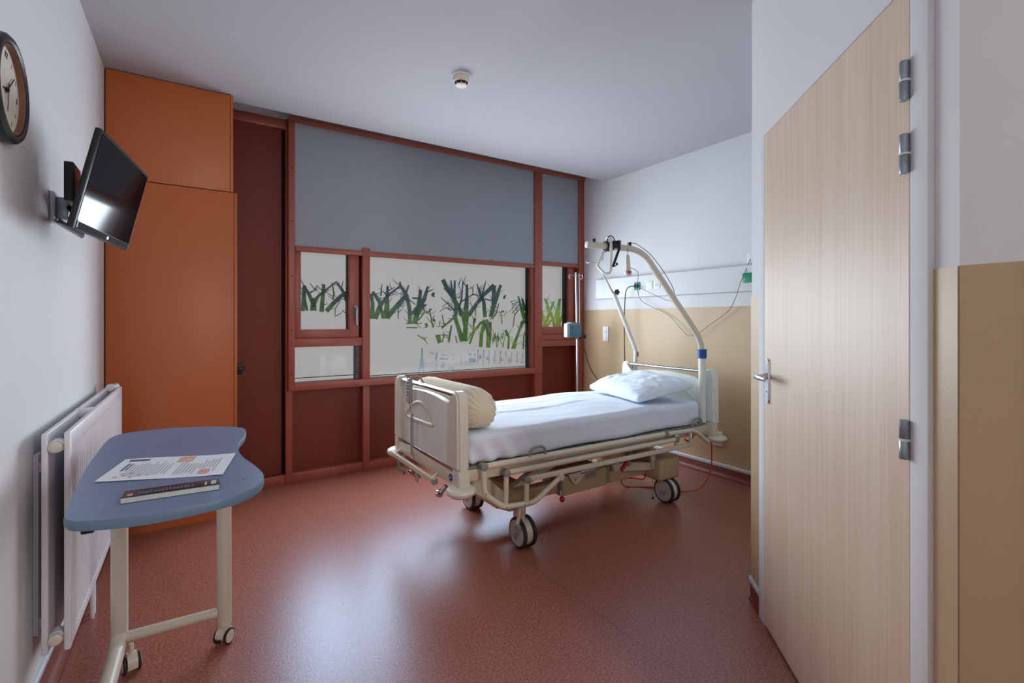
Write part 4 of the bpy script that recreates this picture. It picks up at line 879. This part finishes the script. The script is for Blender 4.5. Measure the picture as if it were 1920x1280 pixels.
# bolster roll
bo = thing('bolster', 'cream quilted roll cushion lying behind the footboard', 'bolster', (1.245, YC, .69))
bm = B(); prof = [(0, -.425), (.015, -.428), (.04, -.42), (.07, -.403), (.095, -.378), (.113, -.345), (.122, -.3)]
prof = prof+[(.124, -.3+.6*k/14) for k in range(1, 14)]+[(a, -b) for a, b in prof[::-1]]
lathe(bm, prof, (1.262, YC+.03, .79), (0, 1, 0), 140)
for v in bm.verts:
    c = V((1.262, v.co.y, .79)); d = v.co-c
    if d.length > .004:
        a = math.atan2(d.z, d.x); e = max(0, (abs(v.co.y-YC-.03)-.28)/.12)
        k = 1+.02*noise.noise(V((math.cos(a)*2, v.co.y*6, math.sin(a)*2)))+min(e, 1)*.05*math.sin(a*17+3*noise.noise(V((a, v.co.y*8, 0))))
        v.co = c+d*k
    if v.co.z < .712: v.co.z = .712+(v.co.z-.712)*.25
obj('cover', bm, 'bolster', bo, sharp=80)

# hand control hanging at the foot end
rc = thing('bed_hand_control', 'grey hand control with coiled lead hanging on the footboard', 'remote control', (1.052, 2.72, .85))
bm = B(); box(bm, 1.042, 1.066, 2.695, 2.745, .785, .935, .01); hd_ = obj('casing', bm, 'grey_joint', rc)
M['keypad'] = mat('silver keypad', (196, 200, 206), .35)
bm = B(); box(bm, 1.0405, 1.0425, 2.701, 2.739, .795, .925, .001); obj('keypad', bm, 'keypad', hd_)
bm = B()
for k in range(5):
    for y in (2.71, 2.728): lathe(bm, [(.0055, 0), (.0045, .002), (0, .0022)], (1.0405, y, .908-k*.018), (-1, 0, 0), 10)
obj('buttons', bm, 'blue', hd_)
bm = B(); lathe(bm, [(.006, 0), (.005, .002), (0, .0022)], (1.0405, 2.719, .812), (-1, 0, 0), 10); obj('red_button', bm, 'red', hd_)
bm = B(); tube(bm, fillet([(1.045, 2.705, .915), (1.06, 2.705, .945), (1.11, 2.705, .942), (1.138, 2.705, .9)], .02), .006); obj('hanging_hook', bm, 'grey_joint', rc)
pts = [(1.054, 2.72, .786), (1.058, 2.712, .745), (1.06, 2.697, .725)]
for k in range(24*8+1):
    a = k/8*2*math.pi; pts.append((1.06+.009*math.cos(a), 2.694+.009*math.sin(a), .72-.235*k/192))
pts.append((1.07, 2.69, .46))
bm = B(); tube(bm, pts, .0026, seg=6); obj('coiled_lead', bm, 'grey_joint', rc)

# lifting pole with its grip
lp = thing('lifting_pole', 'curved ivory lifting pole with hanging grip, fixed at the head of the bed', 'lifting pole', (3.1, 2.205, .53))
path = fillet([(3.104, 2.205, .533), (3.1, 2.205, 1.121), (2.606, 2.336, 1.769), (2.195, 2.446, 1.785)], .11, 8)
tbo('boom', 'cream', lp, [p for p in path], .0215, seg=18)
tbo('lower_sleeve', 'headboard', lp, [(3.1035, 2.205, .532), (3.1005, 2.205, 1.06)], .0265, seg=18)
bm = B(); lathe(bm, [(.027, -.032), (.032, -.03), (.032, .026), (.037, .027), (.037, .034), (.028, .035)], (3.1, 2.205, 1.03), (0, 0, 1), 24); obj('collar', bm, 'blue', lp)
bm = B(); lathe(bm, [(.0225, 0), (.0225, .006), (.018, .008)], (2.198, 2.4452, 1.785), (-.966, .26, .035), 18); obj('end_cap', bm, 'white_plastic', lp)
for t_ in (.1, .75):
    p = V((2.195, 2.446, 1.785)).lerp(V((2.606, 2.336, 1.769)), t_+.03)
    bm = B(); box(bm, p.x-.008, p.x+.008, p.y-.008, p.y+.008, p.z+.018, p.z+.045, .003); obj('stop_peg', bm, 'black', lp)
gp = V((2.195, 2.446, 1.785)).lerp(V((2.606, 2.336, 1.769)), .43)
gp = V((2.352, 2.404, 1.779))
rtv = V((.838, -.546, 0)); fwv = V((.546, .838, 0)); px = .00364
G = lambda u, v, d=0: gp+rtv*(u*px)+V((0, 0, v*px))+fwv*d
gr = thing('grip_handle', 'pale triangular grip handle strapped over the lifting pole', 'grip handle', tuple(gp))
tri = fillet([G(-2.5, 4, .04), G(-9, -14, .04), G(-19, -36, .03), G(-7, -52, -.02), G(2, -50, -.045), G(3, -4, -.05), G(2.5, 14, -.035), G(-1, 17, 0), G(-3, 5, .04)], .02, 5)
bm = B(); tube(bm, tri, .0115, seg=12, flat=.8); obj('handle', bm, 'headboard', gr)
M['strap'] = mat('charcoal webbing', (70, 68, 66), .9, var=.1, scale=200)
bm = B()
for off in (-.018, .018):
    c = gp+V((off, -off*.27, 0)); tube(bm, [c+V((.0, .03*math.cos(a), .03*math.sin(a))) for a in [2*math.pi*k/20 for k in range(20)]], .008, seg=8, closed=True)
box(bm, gp.x+.0, gp.x+.055, gp.y-.056, gp.y-.034, gp.z-.015, gp.z+.035, .006)
obj('strap_coil', bm, 'black', gr)
def band(bm, pts, w):
    g = [(bm.verts.new(V(p)-rtv*w), bm.verts.new(V(p)+rtv*w)) for p in pts]
    for a, b in zip(g, g[1:]): bm.faces.new((a[0], a[1], b[1], b[0]))
bm = B(); band(bm, smooth_path([G(11, 4, -.05), G(16, 2, -.055), G(17, -6, -.06), G(13, -18, -.06), G(9, -30, -.055), G(6, -40, -.05)], 5), .009)
band(bm, smooth_path([G(7, -34, -.056), G(12, -32, -.056), G(13, -36, -.056), G(7, -39, -.058)], 5), .007)
bmesh.ops.solidify(bm, geom=list(bm.faces), thickness=.003); obj('strap', bm, 'strap', gr)
bm = B(); box(bm, *[c for p in ((G(9, 0).x-.0, G(9, 0).x+.024),) for c in p], G(9, 0, -.05).y-.012, G(9, 0, -.05).y+.012, G(0, 2).z, G(0, 10).z, .004); obj('buckle', bm, 'black', gr)
bm = B(); tube(bm, smooth_path([G(-3, 9, -.03), G(-2, 16, -.045), G(4, 17, -.05), G(10, 9, -.05)], 5), .0035, seg=8); obj('cord', bm, 'black', gr)

# leaning infusion pole at the far corner
ip = thing('infusion_pole', 'leaning ivory infusion pole with wire hooks at the far head corner of the bed', 'infusion pole', (3.23, 2.97, .53))
bm = B(); tube(bm, fillet([(3.235, 2.97, .46), (3.236, 2.97, 1.02), (2.967, 2.97, 1.512)], .03), .0175, seg=14); obj('lower_tube', bm, 'headboard', ip)
bm = B(); box(bm, 3.198, 3.24, 2.95, 2.99, .56, .6, .004); box(bm, 3.198, 3.24, 2.95, 2.99, .76, .8, .004); obj('mounting_bracket', bm, 'cream', ip)
bm = B(); box(bm, 3.222, 3.25, 2.945, 2.95, .96, 1.0, .002); obj('scale_plate', bm, 'grey_joint', ip)
bm = B(); tube(bm, [(2.985, 2.97, 1.48), (2.78, 2.97, 1.752)], .0068, seg=10); obj('upper_rod', bm, 'chrome', ip)
bm = B()
for s in (-1, 1): tube(bm, smooth_path([(2.78, 2.97, 1.75), (2.76-s*.005, 2.97+s*.045, 1.76), (2.75, 2.97+s*.085, 1.757), (2.75, 2.97+s*.1, 1.775), (2.755, 2.97+s*.09, 1.79)], 5), .0032, seg=8)
obj('hook', bm, 'zinc', ip)
bm = B()
for k in range(5):
    a = k*2*math.pi/5; tube(bm, [(2.985, 2.95, 1.515), (2.985+.024*math.cos(a), 2.94, 1.515+.024*math.sin(a))], .008, seg=8)
lathe(bm, [(.014, 0), (.014, .03)], (2.985, 2.965, 1.515), (0, -1, 0), 12); obj('star_knob', bm, 'black', ip)

# ------------------------------------------------------------------ infusion stand and pump by the window
IX, IY = 3.262, 3.78
iv = thing('infusion_stand', 'steel infusion stand on a wheeled base between the bed and the slim window', 'infusion stand', (IX, IY, 0))
tbo('lower_pole', 'aluminium', iv, [(IX, IY, .1), (IX, IY, 1.14)], .0125, seg=16)
tbo('upper_pole', 'aluminium', iv, [(IX, IY, 1.1), (IX-.016, IY, 1.765)], .0095, seg=16)
bm = B()
for s in (-1, 1): tube(bm, smooth_path([(IX-.016, IY, 1.728), (IX-.016+s*.05, IY-s*.01, 1.732), (IX-.016+s*.078, IY-s*.01, 1.74), (IX-.016+s*.078, IY-s*.01, 1.705), (IX-.016+s*.055, IY-s*.01, 1.70)], 6), .003, seg=8)
obj('hook', bm, 'chrome', iv)
tbo('thin_rod', 'aluminium', iv, [(IX+.027, IY-.01, 1.1), (IX+.02, IY-.01, 1.755)], .004, seg=8)
bm = B(); lathe(bm, [(.03, .085), (.03, .13), (.018, .15)], (IX, IY, 0), (0, 0, 1), 20); obj('hub', bm, 'black', iv)
for k in range(5):
    a = 2*math.pi*k/5+.3; e = V((IX+.25*math.cos(a), IY+.25*math.sin(a), .07))
    bm = B(); tube(bm, [(IX, IY, .105), tuple(e)], [.014, .011], seg=10); lg = obj('leg', bm, 'aluminium', iv)
    bm = B(); lathe(bm, [(.015, -.01), (.028, -.009), (.028, .009), (.015, .01)], (e.x, e.y, .0285), (math.sin(a), -math.cos(a), 0), 18); tube(bm, [(e.x, e.y, .075), (e.x, e.y, .03)], .006, seg=8); obj('wheel', bm, 'rubber', lg)
bm = B(); lathe(bm, [(.016, 1.1), (.018, 1.102), (.018, 1.14), (.016, 1.142)], (IX, IY, 0), (0, 0, 1), 16); obj('height_collar', bm, 'black', iv)
pu = thing('infusion_pump', 'small steel-blue infusion pump clamped to the stand by the window', 'infusion pump', (IX-.08, IY-.02, 1.18))
bm = B(); box(bm, IX-.155, IX-.015, IY-.085, IY-.015, 1.105, 1.255, .006); cs = obj('casing', bm, 'pump_blue', pu)
bm = B(); box(bm, IX-.195, IX-.153, IY-.08, IY-.02, 1.105, 1.245, .012); obj('side_cover', bm, 'pump_grey', cs)
bm = B(); box(bm, IX-.13, IX-.05, IY-.09, IY-.084, 1.125, 1.215, .002); obj('front_panel', bm, 'pump_blue', cs)
bm = B(); box(bm, IX-.15, IX-.03, IY-.088, IY-.08, 1.225, 1.25, .003)
for k in range(3): box(bm, IX-.14+k*.04, IX-.125+k*.04, IY-.094, IY-.086, 1.225, 1.248, .002)
obj('top_latch', bm, 'grey_joint', cs)
bm = B(); box(bm, IX-.02, IX+.03, IY-.045, IY+.0, 1.085, 1.125, .005); tube(bm, [(IX+.02, IY-.02, 1.11), (IX+.07, IY-.03, 1.11)], .008); lathe(bm, [(.018, 0), (.02, .004), (.02, .016), (.016, .02)], (IX+.065, IY-.03, 1.11), (1, -.2, 0), 14); box(bm, IX+.0, IX+.05, IY-.04, IY-.01, 1.13, 1.15, .005); obj('clamp', bm, 'black', pu)
bm = B(); tube(bm, smooth_path([(IX+.01, IY-.03, 1.1), (IX+.06, IY-.06, .95), (IX+.1, IY-.08, .8), (IX+.17, IY-.14, .66), (IX+.25, IY-.28, .545), (IX+.3, IY-.4, .46), (3.57, 3.25, .35)], 6), .0042, seg=8); obj('mains_lead', bm, 'black', pu)

# ------------------------------------------------------------------ wall fittings behind the bed
mr = thing('bed_head_panel', 'long white medical supply rail on the wall above the bed', 'wall rail', (RX, 2.6, 1.6))
bm = B(); box(bm, 3.545, RX-.001, 1.26, 3.815, 1.497, 1.703, .006); rl = obj('housing', bm, 'white_wall', mr)
bm = B(); box(bm, 3.543, RX-.001, 3.815, 3.823, 1.494, 1.706, .002); obj('end_cap', bm, 'keypad', mr)
bm = B(); box(bm, 3.5435, 3.546, 1.26, 3.815, 1.698, 1.7015); box(bm, 3.5435, 3.546, 1.26, 3.815, 1.4985, 1.502); obj('seam', bm, 'ink_grey', mr)
def outlet(y0, y1, m, x=3.545, name='socket_outlet'):
    b = bxo(name, m, mr, x-.008, x+.001, y0, y1, 1.565, 1.64, bev=.003)
    return b
so = outlet(2.955, 3.03, 'white_plastic')
bm = B(); lathe(bm, [(.021, 0), (.02, .0012), (0, .0013)], (3.537, 2.99, 1.602), (-1, 0, 0), 24); sw = obj('socket_well', bm, 'keypad', so)
bm = B()
for dy in (-.009, .009): lathe(bm, [(.003, 0), (.003, .0006)], (3.5356, 2.99+dy, 1.602), (-1, 0, 0), 10)
obj('pin_hole', bm, 'black', so)
outlet(2.905, 2.945, 'white_plastic', name='blank_plate'); outlet(3.04, 3.12, 'white_plastic', name='blank_plate')
outlet(3.195, 3.265, 'green', name='green_socket'); outlet(2.07, 2.16, 'green', name='green_socket')
tag(bxo('call_lead_socket', 'white_plastic', None, 3.575, RX-.001, 2.09, 2.145, 1.715, 1.8, bev=.004), 'small white wall socket above the right end of the medical supply rail', 'socket')

pl = thing('power_plug', 'black mains plug and lead pushed into the wall rail', 'plug', (3.53, 3.28, 1.602))
bm = B(); lathe(bm, [(.02, 0), (.021, .004), (.019, .02), (.012, .03), (.008, .036)], (3.537, 3.232, 1.602), (-1, .0, 0), 18); obj('plug_body', bm, 'black', pl)
bm = B(); tube(bm, smooth_path([(3.505, 3.24, 1.602), (3.49, 3.27, 1.6), (3.485, 3.31, 1.575), (3.49, 3.335, 1.5), (3.49, 3.345, 1.3), (3.48, 3.335, 1.05), (3.45, 3.3, .85), (3.36, 3.2, .6), (3.3, 3.1, .45), (3.2, 2.98, .43)], 6), .0045, seg=8); obj('lead', bm, 'black', pl)

hs_ = V((2.513, 2.371, 1.655))
nc = thing('nurse_call_handset', 'ivory nurse call handset with red button hanging from the lifting pole', 'call button', tuple(hs_))
Q = lambda u, v, d=0: hs_+rtv*(u*.0037)+V((0, 0, v*.0037))+fwv*d
bm = B(); tube(bm, [Q(-1.5, 20), Q(-.8, 4), Q(-.4, -8)], [.0155, .018, .019], seg=14, flat=.7); lathe(bm, [(.0, -.013), (.02, -.012), (.025, -.004), (.025, .004), (.02, .012), (0, .013)], Q(-.2, -13), fwv*-1+V((0, 0, .15)), 24); obj('casing', bm, 'smoke', nc)
bm = B(); lathe(bm, [(.011, 0), (.0095, .003), (0, .004)], Q(.4, -12.5, -.0125), fwv*-1, 16); obj('red_button', bm, 'red', nc)
bm = B(); tube(bm, smooth_path([Q(-2.5, 20), Q(-3.5, 30, -.036), Q(-2, 41.5, -.01), Q(6, 42, .0), Q(16, 40, -.0), (2.66, 2.31, 1.74), (2.75, 2.275, 1.63), (2.84, 2.25, 1.49), (3.0, 2.4, 1.42), (3.3, 2.9, 1.53), (3.5, 3.14, 1.575), (3.535, 3.205, 1.6)], 7), .0026, seg=7); obj('lead', bm, 'grey_cable', nc)
bm = B(); tube(bm, smooth_path([Q(1, -2, .01), (2.64, 2.4, 1.615), (2.95, 2.7, 1.54), (3.3, 3.05, 1.55), (3.5, 3.19, 1.58), (3.535, 3.22, 1.6)], 7), .0024, seg=7); obj('second_lead', bm, 'grey_cable', nc)
sl = thing('signal_lead', 'long grey lead looping along the wall from the rail to the right wall socket', 'cable', (3.54, 2.7, 1.4))
bm = B(); tube(bm, smooth_path([(3.53, 3.23, 1.6), (3.55, 3.2, 1.48), (3.555, 3.11, 1.42), (3.575, 2.98, 1.365), (3.575, 2.87, 1.31), (3.56, 2.74, 1.2), (3.555, 2.66, 1.145), (3.555, 2.57, 1.16), (3.555, 2.46, 1.235), (3.555, 2.3, 1.34), (3.52, 2.21, 1.44), (3.51, 2.16, 1.56), (3.54, 2.135, 1.66), (3.576, 2.12, 1.75)], 7), .0026, seg=7); obj('lead', bm, 'grey_cable', sl)
bm = B(); tube(bm, [(3.536, 3.23, 1.6), (3.52, 3.23, 1.6)], .006, seg=10); obj('connector', bm, 'green', sl)

ls = thing('light_switch', 'white double rocker switch on the tan wall left of the bed head', 'light switch', (RX-.005, 3.7, 1.13))
bm = B(); box(bm, RX-.016, RX-.005, 3.665, 3.745, 1.055, 1.21, .003); obj('frame', bm, 'white_plastic', ls)
for z in (1.095, 1.17):
    bm = B(); box(bm, RX-.021, RX-.015, 3.682, 3.728, z-.03, z+.03, .003); obj('rocker', bm, 'white_plastic', ls)
ws = thing('wall_socket', 'white double socket plate low on the tan wall behind the bed', 'socket', (RX-.005, 2.41, .3))
bm = B(); box(bm, RX-.03, RX-.005, 2.36, 2.46, .25, .365, .006); obj('plate', bm, 'white_plastic', ws)
bm = B(); lathe(bm, [(.021, 0), (.02, .001), (0, .001)], (RX-.0305, 2.41, .31), (-1, 0, 0), 20); obj('socket_well', bm, 'keypad', ws)
oc = thing('orange_lead', 'orange cable hanging from the bed head and lying along the floor', 'cable', (3.2, 2.3, 0))
bm = B(); tube(bm, smooth_path([(3.2, 2.2, .41), (3.2, 2.195, .33), (3.19, 2.19, .2), (3.15, 2.2, .1), (3.1, 2.24, .03), (3.02, 2.32, .007), (2.9, 2.5, .006), (2.75, 2.62, .007), (2.63, 2.55, .1), (2.56, 2.38, .17), (2.62, 2.33, .165), (2.68, 2.36, .2)], 7), .0045, seg=8); obj('lead', bm, 'orange_cable', oc)
# ------------------------------------------------------------------ camera
cam = bpy.data.cameras.new('camera'); co = bpy.data.objects.new('camera', cam); C.objects.link(co)
cam.sensor_width = 36; cam.lens = 36*907/1920; cam.shift_y = -40/1920; cam.clip_start = .02
co.location = (0, 0, 1.277); co.rotation_euler = (R(90), 0, R(-33.13)); sc.camera = co

# ------------------------------------------------------------------ daylight at the windows and an added fill
w = bpy.data.worlds.new('world'); sc.world = w; w.use_nodes = True
w.node_tree.nodes['Background'].inputs[0].default_value = (.75, .82, 1, 1); w.node_tree.nodes['Background'].inputs[1].default_value = .3
def area(name, loc, rot, sx, sy, power, col, spread=180):
    l = bpy.data.lights.new(name, 'AREA'); l.shape = 'RECTANGLE'; l.size = sx; l.size_y = sy; l.energy = power; l.color = col; l.spread = R(spread)
    o = bpy.data.objects.new(name, l); C.objects.link(o); o.location = loc; o.rotation_euler = tuple(R(a) for a in rot); return o
DAY = (.78, .9, 1)
area('window_daylight', (2.06, 4.03, 1.3), (-87, 0, 0), 1.7, .95, 54, DAY)
area('window_daylight', (.86, 4.03, 1.35), (-87, 0, 0), .42, .85, 13, DAY)
area('window_daylight', (3.2, 4.03, 1.5), (-87, 0, 0), .3, .55, 2.5, DAY)
area('entrance_fill', (1.21, -1.3, 1.75), (80, 0, 20), .3, 1.2, 33, (1, .97, .94))  # added fill brightening the room from behind the camera, not a fixture
sc.view_settings.view_transform = 'Standard'
sc.view_settings.look = 'None'
sc.view_settings.exposure = 0
sc.cycles.max_bounces = 8; sc.cycles.diffuse_bounces = 5; sc.cycles.caustics_reflective = False; sc.cycles.caustics_refractive = False
